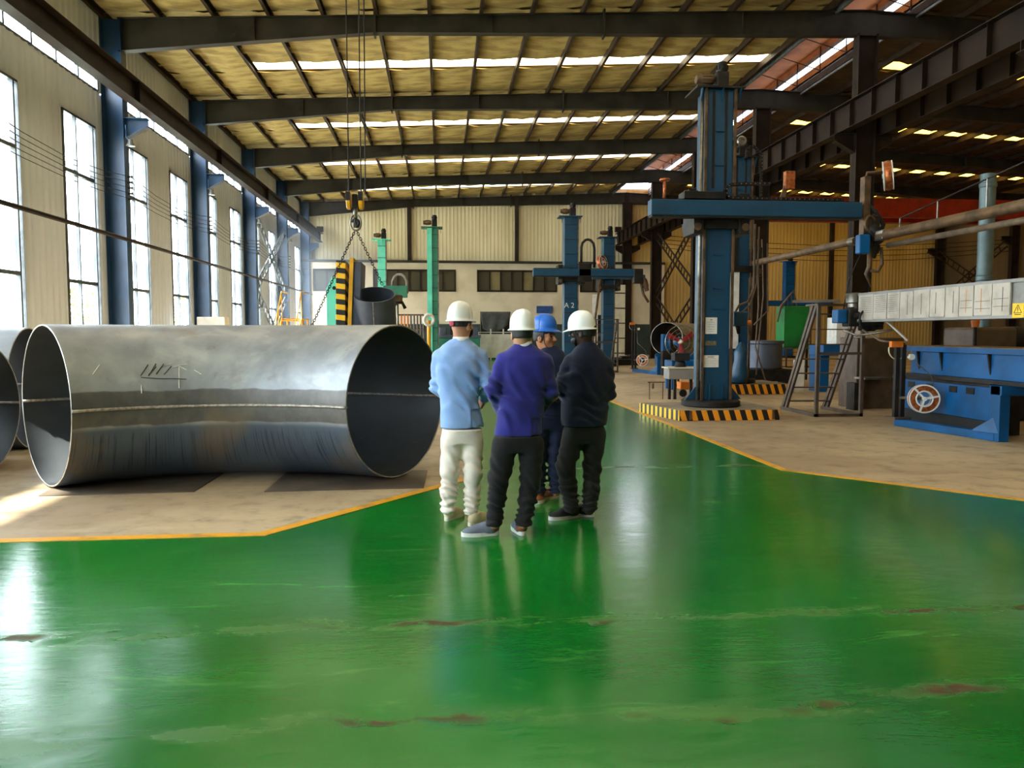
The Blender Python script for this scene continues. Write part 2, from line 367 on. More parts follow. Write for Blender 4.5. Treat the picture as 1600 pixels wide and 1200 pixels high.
wr_ = MB().box(XR, XR + .15, Y0, YB, 0, 10.6).build('wall_right', 'wall_sheet_dark', label='far ribbed wall of the second aisle', cat='wall', kind='structure')
wf = MB().box(XW - .1, XR + .1, Y0 - .15, Y0, 0, 11.6).build('wall_front', 'wall_sheet_dark', label='end wall behind the viewer', cat='wall', kind='structure')

# ---------------------------------------------------------------- roof deck, lining panels, skylights, purlins
MON0, MON1 = 11.95, 14.45
mb = MB()
for (xa, xb) in ((XW - .1, MON0), (MON1, XR + .1)):
    za, zb = zroof(xa) + .06, zroof(xb) + .06
    mb.add([(xa, Y0, za), (xb, Y0, zb), (xb, YB + .1, zb), (xa, YB + .1, za), (xa, Y0, za + .08), (xb, Y0, zb + .08), (xb, YB + .1, zb + .08), (xa, YB + .1, za + .08)],
           [(0, 1, 2, 3), (7, 6, 5, 4), (0, 4, 5, 1), (1, 5, 6, 2), (2, 6, 7, 3), (3, 7, 4, 0)])
mb.box(MON0 - .1, MON1 + .1, Y0, YB + .1, 12.45, 12.55)
roof = mb.build('ceiling', 'roof_lining', label='low pitched roof lined with yellowed insulation', cat='roof', kind='structure')
PS = 1.5
left_x = [-9.3 + PS * i for i in range(15)]; left_x = [x for x in left_x if x < MON0 - .2] + [MON0]
right_x = [MON1] + [MON1 + PS * i for i in range(1, 15)]
SKY = (4.15, 4.98)
def panel_mesh(sl, wd, ln, seed, mat='roof_lining'):
    rr = random.Random(seed); g = []
    nx, ny = 6, 33
    ph = [rr.uniform(0, 6) for _ in range(6)]
    for i in range(nx):
        row = []
        for j in range(ny):
            u, v = i / (nx - 1), j / (ny - 1)
            q = v * ln / .82 + .10 * math.sin(5 * u + ph[2]) + .06 * math.sin(13 * u + ph[3]); fr_ = q - math.floor(q); sag = -.035 * math.sin(math.pi * u) * (1 + .4 * math.sin(9 * v + ph[0])) - .075 * (fr_ ** 1.6) * (.55 + .45 * math.sin(7 * u + ph[1] + 3 * math.floor(q)))
            row.append((u * wd, v * ln, sl * u * wd + sag))
        g.append(row)
    mbx = MB().sheet(g); me = bpy.data.meshes.new('roof_panel'); me.from_pydata([tuple(v) for v in mbx.v], [], mbx.f)
    me.polygons.foreach_set('use_smooth', [True] * len(me.polygons)); me.materials.append(MATS[mat]); return me
def sky_mesh(sl, wd, ln, mat):
    mbx = MB().add([(0, 0, 0), (wd, 0, sl * wd), (wd, ln, sl * wd), (0, ln, 0), (0, 0, .01), (wd, 0, sl * wd + .01), (wd, ln, sl * wd + .01), (0, ln, .01)],
                   [(0, 3, 2, 1), (4, 5, 6, 7), (0, 1, 5, 4), (1, 2, 6, 5), (2, 3, 7, 6), (3, 0, 4, 7)])
    me = bpy.data.meshes.new('skylight_sheet'); me.from_pydata([tuple(v) for v in mbx.v], [], mbx.f); me.materials.append(MATS[mat]); return me
LA, LB = SKY[0], BAY - SKY[1]
PM = {}
for sl, sg in ((.0466, 'l'), (-.0466, 'r')):
    for part, ln in (('a', LA), ('b', LB)):
        PM[sg, part] = [panel_mesh(sl, PS, ln, (s * 37 + (11 if sg == 'l' else 71) + ord(part)), 'roof_lining' if sg == 'l' else 'roof_lining_shaded') for s in range(3)]
    PM[sg, 'gap'] = panel_mesh(sl, PS, SKY[1] - SKY[0], 5, 'roof_lining' if sg == 'l' else 'roof_lining_shaded')
SM = {'l': sky_mesh(.0466, PS - .09, SKY[1] - SKY[0] - .03, 'skylight_sheet'), 'r': sky_mesh(-.0466, PS - .5, SKY[1] - SKY[0] - .03, 'skylight_warm')}
pmesh = {}
for sg, ln in (('p', BAY),):
    mbx = MB(); mbx.box(-.045, -.033, 0, BAY, -.22, 0); mbx.box(-.045, .05, 0, BAY, -.22, -.208); mbx.box(-.045, .05, 0, BAY, -.012, 0); mbx.box(.04, .05, 0, BAY, -.208, -.185)
    me = bpy.data.meshes.new('purlin'); me.from_pydata([tuple(v) for v in mbx.v], [], mbx.f); me.materials.append(MATS['purlin_paint']); pmesh = me
def place(me, name, loc):
    o = bpy.data.objects.new(name, me); COL.objects.link(o); o.location = loc; o.parent = roof; return o
nsl = 0
for i, f in enumerate(FR[:-1]):
    seen = f > 14
    for sg, xs in (('l', left_x), ('r', right_x)):
        for j in range(len(xs) - 1):
            x = xs[j]; wd = xs[j + 1] - x; sx = wd / PS
            z = zroof(x) - .0
            lit = (-6.7 < x < 10.9) if sg == 'l' else (15.5 < x < 34)
            if seen:
                for part, yy in (('a', f), ('b', f + SKY[1])):
                    o = place(PM[sg, part][(i * 5 + j * 3) % 3], 'roof_panel', (x, yy, z)); o.scale.x = sx
                if not lit: o = place(PM[sg, 'gap'], 'roof_panel', (x, f + SKY[0], z)); o.scale.x = sx
            if lit and (f > -8):
                if sg == 'l': place(SM['l'], 'skylight_sheet', (x + .045, f + SKY[0] + .015, z + .01 + .0466 * .045))
                else: place(SM['r'], 'skylight_sheet', (x + .3, f + SKY[0] + .015, z + .01 - .0466 * .3))
            if seen: place(pmesh, 'purlin', (x, f, z - .005))
# ridge monitor: upstands with a glazed strip, warm lining, rods
for (x, s) in ((MON0, -1), (MON1, 1)):
    zz = zroof(x)
    MB().box(min(x, x + s * .06), max(x, x + s * .06), Y0, YB, zz - .30, zz + .12).build('ridge_kerb', 'galvanised', roof)
    MB().box(min(x, x + s * .06), max(x, x + s * .06), Y0, YB, zz + .12, zz + .38).build('ridge_lining', 'monitor_lining', roof)
    MB().box(min(x, x + s * .04), max(x, x + s * .04), Y0, YB, zz + .38, zz + .62).build('ridge_glazing', 'monitor_glazing', roof)
    MB().box(min(x, x + s * .06), max(x, x + s * .06), Y0, YB, zz + .62, zz + .78).build('ridge_frame', 'galvanised', roof)
    MB().box(min(x, x + s * .06), max(x, x + s * .06), Y0, YB, zz + .78, 12.46).build('ridge_lining', 'monitor_lining', roof)
MB().box(MON0, MON1, Y0, YB, 12.42, 12.45).build('ridge_lining', 'monitor_lining', roof)
for y in np.arange(15.5, YB, 1.9):
    mb = MB(); mb.tube([(MON0, y, zroof(MON0) + .75), (MON1, y, zroof(MON1) + .1)], .016, 6); mb.tube([(MON1 - .03, y, zroof(MON1)), (MON1 - .03, y, 12.4)], .02, 6)
    mb.build('ridge_rod', 'purlin_paint', roof)
# ---------------------------------------------------------------- rafters
def zbot(X):
    pts = [(-8.9, 9.36), (-1.85, 10.10), (4.8, 10.30), (9.5, 10.42), (12.9, 10.52)]
    if X > XC: X = 2 * XC - X if X < 2 * XC + 8.9 else -8.9
    for (a, za), (c, zc) in zip(pts, pts[1:]):
        if X <= c: return za + (zc - za) * (X - a) / (c - a)
    return pts[-1][1]
nm = ['', '', '', '', 'nearest in view, across the top', 'second from the viewer', 'third from the viewer', 'fourth from the viewer', 'fifth from the viewer', 'against the end wall']
for i, f in enumerate(FR):
    if f < 7: continue
    rf = root('roof_beam', 'dark tapered steel roof beam, ' + (nm[i + 0] if i >= 5 else 'above and behind the view'), 'beam', (XC, f, 9.4), kind='structure')
    if i < 5: rf['group'] = 'roof beams out of view'
    if i == 5: rf['label'] = 'dark tapered steel roof beam across the top of the view'
    xs = [-8.9, -5, -1.85, 1.5, 4.8, 9.5, XC, 16.3, 21, 24.3, 27.65, 31, 34.6, XR]
    mb = MB(); n = len(xs)
    for yy in (-.012, .012): pass
    vsb = [(x, f - .012, zbot(x)) for x in xs] + [(x, f - .012, ztop(x)) for x in xs] + [(x, f + .012, zbot(x)) for x in xs] + [(x, f + .012, ztop(x)) for x in xs]
    fs = []
    for j in range(n - 1): fs += [(j, j + 1, n + j + 1, n + j), (2 * n + j + 1, 2 * n + j, 3 * n + j, 3 * n + j + 1)]
    mb.add(vsb, fs); mb.build('web', 'rafter_paint', rf)
    for nmf, fz, s in (('bottom_flange', zbot, 1), ('top_flange', ztop, -1)):
        mb = MB(); g0 = [[(x, f - .13, fz(x)), (x, f + .13, fz(x))] for x in xs]; mb.sheet(g0); mb.sheet([[(p[0], p[1], p[2] + s * .018) for p in r] for r in g0])
        for sd in (0, 1): mb.sheet([[(r[sd][0], r[sd][1], r[sd][2]), (r[sd][0], r[sd][1], r[sd][2] + s * .018)] for r in g0])
        mb.build(nmf, 'rafter_paint', rf)
    for x in (-1.85, 4.8, 19.5, 27.0):
        MB().box(x - .03, x + .03, f - .14, f + .14, zbot(x) - .09, ztop(x) + .1).build('splice_plate', 'rafter_paint', rf)
    for x in (-5.2, 1.5, 9.0): MB().box(x - .008, x + .008, f - .12, f + .12, zbot(x), ztop(x)).build('stiffener', 'rafter_paint', rf)
# ---------------------------------------------------------------- columns
order = ['', '', '', 'beside the viewer', 'just outside the view', 'nearest in view', 'second in view', 'third in view', 'fourth in view', 'in the back corner']
def hcol(name, x, f, dep, wid, z1, mat, label, corbels=(), cat='column'):
    c = root(name, label, cat, (x, f, 0), kind='structure')
    MB().box(x - dep / 2, x + dep / 2, f - .012, f + .012, 0, z1).build('web', mat, c)
    for s in (-1, 1): MB().box(x + s * dep / 2 - (.02 if s > 0 else 0), x + s * dep / 2 + (.02 if s < 0 else 0), f - wid / 2, f + wid / 2, 0, z1).build('flange', mat, c)
    MB().box(x - dep / 2 - .12, x + dep / 2 + .12, f - wid / 2 - .1, f + wid / 2 + .1, 0, .04).build('base_plate', mat, c)
    for s, zc in corbels:
        mb = MB(); xa = x + s * dep / 2; xb = xa + s * .62
        for dy in (-.01,): mb.add([(xa, f + dy, zc), (xb, f + dy, zc), (xb, f + dy, zc - .22), (xa, f + dy, zc - .55), (xa, f + dy + .02, zc), (xb, f + dy + .02, zc), (xb, f + dy + .02, zc - .22), (xa, f + dy + .02, zc - .55)],
                                  [(0, 1, 2, 3), (7, 6, 5, 4), (0, 4, 5, 1), (1, 5, 6, 2), (2, 6, 7, 3), (3, 7, 4, 0)])
        mb.box(min(xa, xb), max(xa, xb), f - .14, f + .14, zc - .02, zc); mb.bar((xa, f, zc - .56), (xb, f, zc - .23), .26, .02, up=(0, 1, 0)) if False else None
        mb.add([(xa, f - .13, zc - .55), (xb, f - .13, zc - .22), (xb, f + .13, zc - .22), (xa, f + .13, zc - .55), (xa, f - .13, zc - .57), (xb, f - .13, zc - .24), (xb, f + .13, zc - .24), (xa, f + .13, zc - .57)],
               [(0, 1, 2, 3), (7, 6, 5, 4), (0, 4, 5, 1), (1, 5, 6, 2), (2, 6, 7, 3), (3, 7, 4, 0)])
        mb.build('corbel', mat, c)
    return c
for i, f in enumerate(FR):
    if f < 0: continue
    ff = f if i < 9 else f - .25
    c = hcol('wall_column', -9.08, ff, .56, .36, 10.25, MATS['column_blue'], 'blue steel H-column between the tall windows, ' + order[i], corbels=((1, 7.55),))
    if 4 < i < 9:
        mb = MB(); mb.tube([(-8.72, ff - .2, 7.32), (-8.72, ff - .2, 7.0), (-8.62, ff - .22, 6.88)], .02, 6); mb.build('lamp_bracket', 'column_blue', c)
        mb = MB(); mb.lathe((-8.6, ff - .22, 6.92), (0, 0, -1), [(.0, 0), (.06, 0), (.07, .08), (.12, .16), (.12, .18), (0, .18)], 12); mb.build('lamp_head', 'galvanised', c, smooth=True, auto=40)
    if f > 7: hcol('hall_column', XC, ff, .62, .34, ztop(XC) - .7, MATS['column_brown'], 'dark brown steel column of the middle row, ' + order[i], corbels=((-1, 7.6), (1, 7.6)))
    if i > 6: hcol('far_column', 35.9, ff, .5, .3, ztop(35.9) - .8, MATS['column_brown'], 'dark column at the far side of the second aisle, ' + order[i], corbels=((-1, 7.6),))
# ---------------------------------------------------------------- crane runway beams
def runway(x, z0, h, mat, label, y0, step, rail=True):
    r = root('runway_beam', label, 'beam', (x, y0, z0), kind='structure')
    MB().box(x - .008, x + .008, y0, YB - .4, z0 + .02, z0 + h - .02).build('web', mat, r)
    MB().box(x - .15, x + .15, y0, YB - .4, z0, z0 + .02).build('bottom_flange', mat, r)
    MB().box(x - .19, x + .19, y0, YB - .4, z0 + h - .02, z0 + h).build('top_flange', mat, r)
    st = None
    for y in np.arange(y0 + .4, YB - .5, step):
        if st is None: st = MB().box(x - .14, x + .14, y - .007, y + .007, z0 + .021, z0 + h - .021).build('stiffener', mat, r); y00 = y
        else: o = st.copy(); COL.objects.link(o); o.parent = r; o.location = (0, y - y00, 0)
    if rail:
        mb = MB(); mb.box(x - .035, x + .035, y0, YB - .4, z0 + h + .05, z0 + h + .09); mb.box(x - .01, x + .01, y0, YB - .4, z0 + h + .01, z0 + h + .06); mb.box(x - .05, x + .05, y0, YB - .4, z0 + h, z0 + h + .015); mb.build('crane_rail', 'galvanised', r)
    MB().box(x - .2, x + .2, YB - .75, YB - .45, z0 + h + .1, z0 + h + .45).build('end_stop', 'runway_paint', r)
    return r
runway(-8.05, 7.60, .58, MATS['runway_paint'], 'dark crane beam running along the window wall', 6.0, 7.6)
runway(12.2, 7.62, .78, MATS['runway_paint'], 'dark ribbed crane beam in front of the middle columns', 8.0, 1.15)
runway(13.65, 7.62, .78, MATS['runway_paint'], 'dark crane beam behind the middle columns', 8.0, 1.15)
# ---------------------------------------------------------------- wall pipe, bus wires on insulators
MB().tube([(-8.66, -2, 4.13), (-8.66, YB - .5, 4.13)], .055, 8).build('wall_rail', 'runway_paint', smooth=True, label='brown pipe rail running along the window wall columns', cat='pipe', loc=(-8.66, 20, 4.13))
for k in range(5):
    z = 5.32 + .155 * k; pts = []
    for i in range(3, len(FR) - 1):
        for t in (0, .25, .5, .75): pts.append((-8.70, FR[i] + t * BAY, z - .16 * math.sin(math.pi * t) * (1 + .2 * k)))
    pts.append((-8.70, FR[-1] - .3, z))
    o = MB().tube(pts, .009, 5).build('bus_wire', 'rafter_paint', loc=(-8.70, 22, z), label='sagging bare wire along the window wall, %s of five' % ['lowest', 'second lowest', 'middle one', 'second highest', 'highest'][k], cat='wire', group='bus wires on the window wall')
    for i in range(5, len(FR) - 1): MB().cyl((-8.79, FR[i], z), (-8.66, FR[i], z), .028, .028, 8).build('insulator', 'purlin_paint', o)
# ---------------------------------------------------------------- lattice cross bracing between columns
def lattice(a, c, wdt, par, mat, n):
    a, c = Vector(a), Vector(c); d = (c - a).normalized(); sd = Vector((0, -d.z, d.y)) * wdt / 2
    for s, nmx in ((1, 'chord'), (-1, 'chord')): MB().bar(a + sd * s, c + sd * s, .07, .07, up=(1, 0, 0)).build(nmx, mat, par)
    for i in range(1, n):
        p = a + (c - a) * i / n; MB().bar(p - sd, p + sd, .05, .05, up=(1, 0, 0)).build('rung', mat, par)
def xbrace(x, mat, label, ya, yb):
    r = root('cross_bracing', label, 'bracing', (x, ya, 0.1))
    lattice((x, ya, 7.3), (x, yb, 3.8), .42, r, mat, 15); lattice((x, ya, 3.8), (x, yb, 7.3), .42, r, mat, 15)
    lattice((x, ya, 3.5), (x, yb, .2), .42, r, mat, 12); lattice((x, ya, .2), (x, yb, 3.5), .42, r, mat, 12)
xbrace(-8.9, MATS['window_metal'], 'pale ladder-like cross bracing beside the window wall', FR[7] + .25, FR[8] - .25)
xbrace(12.9, MATS['column_brown'], 'dark ladder-like cross bracing between two middle columns', FR[7] + .25, FR[8] - .25)
# ================================================================ big steel elbows
def steel(name, inside=False):
    m, nt, b = nodes_of(name)
    uv = nd(nt, 'ShaderNodeUVMap').outputs[0]; sp = nd(nt, 'ShaderNodeSeparateXYZ'); nt.links.new(uv, sp.inputs[0])
    U, V = sp.outputs[0], sp.outputs[1]          # metres along, metres round from the seam (up positive)
    n1 = noise(nt, uv, 1.3, 5, .6, .25); n2 = noise(nt, uv, 5, 6, .65); blot = noise(nt, scaled(nt, uv, (1, 1.6, 1)), 1.6, 4, .55, .5)
    if inside:
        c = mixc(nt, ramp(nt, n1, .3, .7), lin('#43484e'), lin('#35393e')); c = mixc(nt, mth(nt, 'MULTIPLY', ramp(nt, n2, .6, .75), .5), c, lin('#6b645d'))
    else:
        c = mixc(nt, ramp(nt, n1, .32, .68), lin('#9a9ea2'), lin('#7d8186'))
        c = mixc(nt, mth(nt, 'MULTIPLY', ramp(nt, blot, .5, .64), .4), c, lin('#b4b5b2'))
        c = mixc(nt, mth(nt, 'MULTIPLY', ramp(nt, n2, .58, .72), .35), c, lin('#6d5644'))
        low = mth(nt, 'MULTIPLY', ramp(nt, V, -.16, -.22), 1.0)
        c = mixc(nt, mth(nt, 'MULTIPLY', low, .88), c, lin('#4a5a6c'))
        st = ramp(nt, noise(nt, scaled(nt, uv, (60, .9, 1)), 1.0, 3, .6), .52, .64)          # rain streaks under the ground band
        st = mth(nt, 'MULTIPLY', mth(nt, 'MULTIPLY', st, ramp(nt, V, -.2, -.3)), ramp(nt, V, -.95, -.45))
        c = mixc(nt, mth(nt, 'MULTIPLY', st, .8), c, lin('#24282d'))
        wv = mth(nt, 'ADD', V, mth(nt, 'MULTIPLY_ADD', noise(nt, scaled(nt, uv, (1, .2, 1)), 1.4, 3), .10, -.05))
        band = mth(nt, 'SUBTRACT', 1.0, ramp(nt, mth(nt, 'ABSOLUTE', wv), .155, .175))       # band brushed bare beside the seam
        c = mixc(nt, mth(nt, 'MULTIPLY', band, .85), c, mixc(nt, ramp(nt, n2, .35, .7), lin('#4a4643'), lin('#605a54')))
        rim = mth(nt, 'MULTIPLY', ramp(nt, noise(nt, uv, .8, 4), .55, .7), .5)
        c = mixc(nt, rim, c, lin('#7d6a50'))
    nt.links.new(c, b.inputs['Base Color']); b.inputs['Metallic'].default_value = .35 if not inside else .3
    nt.links.new(mth(nt, 'MULTIPLY_ADD', n1, .35, .26 if not inside else .38), b.inputs['Roughness'])
    bn = nd(nt, 'ShaderNodeBump', inp={'Strength': .12, 'Distance': .02}); nt.links.new(n1, bn.inputs['Height']); nt.links.new(bn.outputs[0], b.inputs['Normal'])
    return m
steel('elbow_steel'); steel('elbow_inside', True)
pm('bright_edge', '#b9b6b0', '#8c8982', scale=8, rough=.35, metal=.7)
pm('weld_bead', '#b3aca4', '#877e75', scale=30, rough=.4, metal=.6, bump=.3)
pm('chalk', '#e8e6dc', '#cfcdc2', scale=20, rough=.9)
pm('marker', '#38322c', '#2a2622', scale=20, rough=.9)
def uv_tube(name, mat, parent, cen, tan, r, seam_side, flip=False, n=72):
    """surface of radius r round the horizontal path; uv in metres measured from the seam"""
    me = bpy.data.meshes.new(name); off = wloc(parent); vs = []; fs = []; uvs = []
    L = [0.0]
    for i in range(1, len(cen)): L.append(L[-1] + (cen[i] - cen[i - 1]).length)
    for i, (c, t) in enumerate(zip(cen, tan)):
        s = Vector((t.y, -t.x, 0)) * seam_side
        for k in range(n + 1):
            a = -math.pi + 2 * math.pi * k / n
            vs.append(tuple(c + (s * math.cos(a) + Vector((0, 0, 1)) * math.sin(a)) * r - off)); uvs.append((L[i], a * r))
    m1 = n + 1
    for i in range(len(cen) - 1):
        for k in range(n):
            q = (i * m1 + k, (i + 1) * m1 + k, (i + 1) * m1 + k + 1, i * m1 + k + 1); fs.append(q[::-1] if flip else q)
    me.from_pydata(vs, [], fs); ul = me.uv_layers.new(name='UVMap')
    idx = np.zeros(len(me.loops), dtype=np.int32); me.loops.foreach_get('vertex_index', idx)
    ul.data.foreach_set('uv', np.array(uvs, dtype=np.float32)[idx].ravel())
    me.polygons.foreach_set('use_smooth', [True] * len(me.polygons)); me.materials.append(MATS[mat])
    o = bpy.data.objects.new(name, me); COL.objects.link(o); o.parent = parent; return o
def pipe_piece(name, label, cen, tan, R, th, seam_side=1, base=None, seam=True, cat='pipe'):
    r = root(name, label, cat, base or (cen[len(cen) // 2].x, cen[len(cen) // 2].y, 0))
    uv_tube('outer_wall', 'elbow_steel', r, cen, tan, R, seam_side); uv_tube('inner_wall', 'elbow_inside', r, cen, tan, R - th, seam_side, True)
    for c, t in ((cen[0], -tan[0]), (cen[-1], tan[-1])):
        mb = MB(); mb.lathe(c, t, [(R, 0), (R - .003, .004), (R - th + .003, .004), (R - th, 0)], 72); mb.build('cut_rim', 'bright_edge', r, smooth=True)
    if seam:
        for sd, rr, nmx in ((1, R, 'weld_seam'), (1, R - th, 'inner_weld'), (-1, R - th, 'inner_weld')):
            pts = []
            for c, t in zip(cen, tan): pts.append(c + Vector((t.y, -t.x, 0)) * seam_side * sd * rr)
            MB().tube(pts, .016, 8).build(nmx, 'weld_bead', r, smooth=True)
    return r
def arc(c0, h0, h1, Rb, n=40):
    """path from c0, heading h0 degrees turning to h1, bend radius Rb"""
    cen = []; tan = []; a0, a1 = math.radians(h0), math.radians(h1); s = 1 if a1 > a0 else -1
    o = Vector((c0[0] - s * Rb * math.sin(a0), c0[1] + s * Rb * math.cos(a0), c0[2]))
    for i in range(n + 1):
        a = a0 + (a1 - a0) * i / n; tan.append(Vector((math.cos(a), math.sin(a), 0)))
        cen.append(o + Vector((s * Rb * math.sin(a), -s * Rb * math.cos(a), 0)))
    return cen, tan
RP = .81
g0 = gr(76, 762)
cen, tan = arc((g0.x, g0.y, RP + .014), 41, -35, 2.82)
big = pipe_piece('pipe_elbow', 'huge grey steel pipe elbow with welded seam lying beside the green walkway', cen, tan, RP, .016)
# chalk and marker scribbles on the side
def on_elbow(i, up, lift=.004):
    c, t = cen[i], tan[i]; s = Vector((t.y, -t.x, 0)); a = up / RP
    return c + (s * math.cos(a) + Vector((0, 0, 1)) * math.sin(a)) * (RP + lift)
def scribble(pts, mat, r=.005):
    MB().tube([on_elbow(i, u) for i, u in pts], r, 4).build('scribble', mat, big)
rs = random.Random(3)
scribble([(9, .30), (10, .29), (11, .285), (12, .28), (13, .28), (14, .275), (15, .27)], 'marker', .004)
for i in (9, 9, 10, 10, 10, 11, 11, 12):
    u = .31 + rs.random() * .02; scribble([(i, u), (i + 1, u + .08 + rs.random() * .06)], 'marker', .004)
for i in (12, 13, 14, 14, 16): u = .33 + rs.random() * .12; scribble([(i, u), (i + 1, u - .05 + rs.random() * .1)], 'chalk', .004)
scribble([(14, .40), (14, .18)], 'chalk', .005); scribble([(3, .34), (4, .44)], 'chalk', .004); scribble([(9, .22), (9, .14)], 'chalk', .004)
# elbow behind, running out of the picture, and the mouth of a third one
g1 = at(48, 600, 10.9)
cb, tb = arc((g1.x, 10.9, RP), 188, 150, 2.72)
pipe_piece('pipe_elbow', 'grey steel pipe elbow behind the huge one, its mouth half hidden', cb, tb, RP, .016, seam_side=-1)
g2 = at(-30, 632, 8.8)
cb, tb = arc((g2.x, 8.8, RP * .9), 178, 140, 2.4)
pipe_piece('pipe_elbow', 'dark pipe elbow mouth cut off by the picture edge', cb, tb, RP * .9, .016, seam_side=-1)
# ---------------------------------------------------------------- steel plates on the floor
pm('floor_plate', '#6d6154', '#54493e', scale=1.6, rough=.5, metal=.35, bump=.1)
for pts, lb in (([(60, 776), (303, 769), (352, 738), (130, 736)], 'thin brown steel plate under the left end of the huge elbow'), ([(413, 769), (662, 763), (668, 736), (452, 736)], 'thin brown steel plate under the open end of the huge elbow')):
    P = [gr(*p) for p in pts]; c = sum(P, Vector()) / 4
    MB().prism([(p.x, p.y) for p in P], 0.0005, .010).build('steel_plate', 'floor_plate', loc=(c.x, c.y, 0), label=lb, cat='plate')
# ================================================================ people: smooth solids from distance fields
def nets(Fg, lo, h):
    s = Fg < 0; nx, ny, nz = Fg.shape
    acc = np.zeros((nx - 1, ny - 1, nz - 1), np.int8)
    for i in (0, 1):
        for j in (0, 1):
            for k in (0, 1): acc += s[i:nx - 1 + i, j:ny - 1 + j, k:nz - 1 + k]
    ci = np.argwhere((acc > 0) & (acc < 8)); n = len(ci)
    idx = np.full(acc.shape, -1, np.int32); idx[ci[:, 0], ci[:, 1], ci[:, 2]] = np.arange(n)
    P = np.zeros((n, 3)); W = np.zeros(n)
    cor = [(i, j, k) for i in (0, 1) for j in (0, 1) for k in (0, 1)]
    val = {c: Fg[ci[:, 0] + c[0], ci[:, 1] + c[1], ci[:, 2] + c[2]].astype(np.float64) for c in cor}
    for a in cor:
        for ax in range(3):
            if a[ax]: continue
            bq = list(a); bq[ax] = 1; bq = tuple(bq); va, vb = val[a], val[bq]; m = (va < 0) != (vb < 0)
            t = np.where(m, va / np.where(m, va - vb, 1), 0)
            p = np.tile(np.array(a, float), (n, 1)); p[:, ax] += t; P += p * m[:, None]; W += m
    P = (ci + P / W[:, None]) * h + np.array(lo)
    Q = []
    for ax in range(3):
        o1, o2 = [(1, 2), (2, 0), (0, 1)][ax]
        sl0 = [slice(None)] * 3; sl1 = [slice(None)] * 3; sl0[ax] = slice(0, -1); sl1[ax] = slice(1, None)
        d = s[tuple(sl0)] != s[tuple(sl1)]; e = np.argwhere(d)
        e = e[(e[:, o1] > 0) & (e[:, o2] > 0) & (e[:, o1] < Fg.shape[o1] - 1) & (e[:, o2] < Fg.shape[o2] - 1)]
        ins = s[tuple(sl0)][e[:, 0], e[:, 1], e[:, 2]]
        def g(da, db):
            q = e.copy(); q[:, o1] += da; q[:, o2] += db; return idx[q[:, 0], q[:, 1], q[:, 2]]
        q = np.stack([g(-1, -1), g(0, -1), g(0, 0), g(-1, 0)], 1); q[~ins] = q[~ins][:, ::-1]; Q.append(q)
    Q = np.concatenate(Q); Q = Q[(Q >= 0).all(1)]
    return P, Q
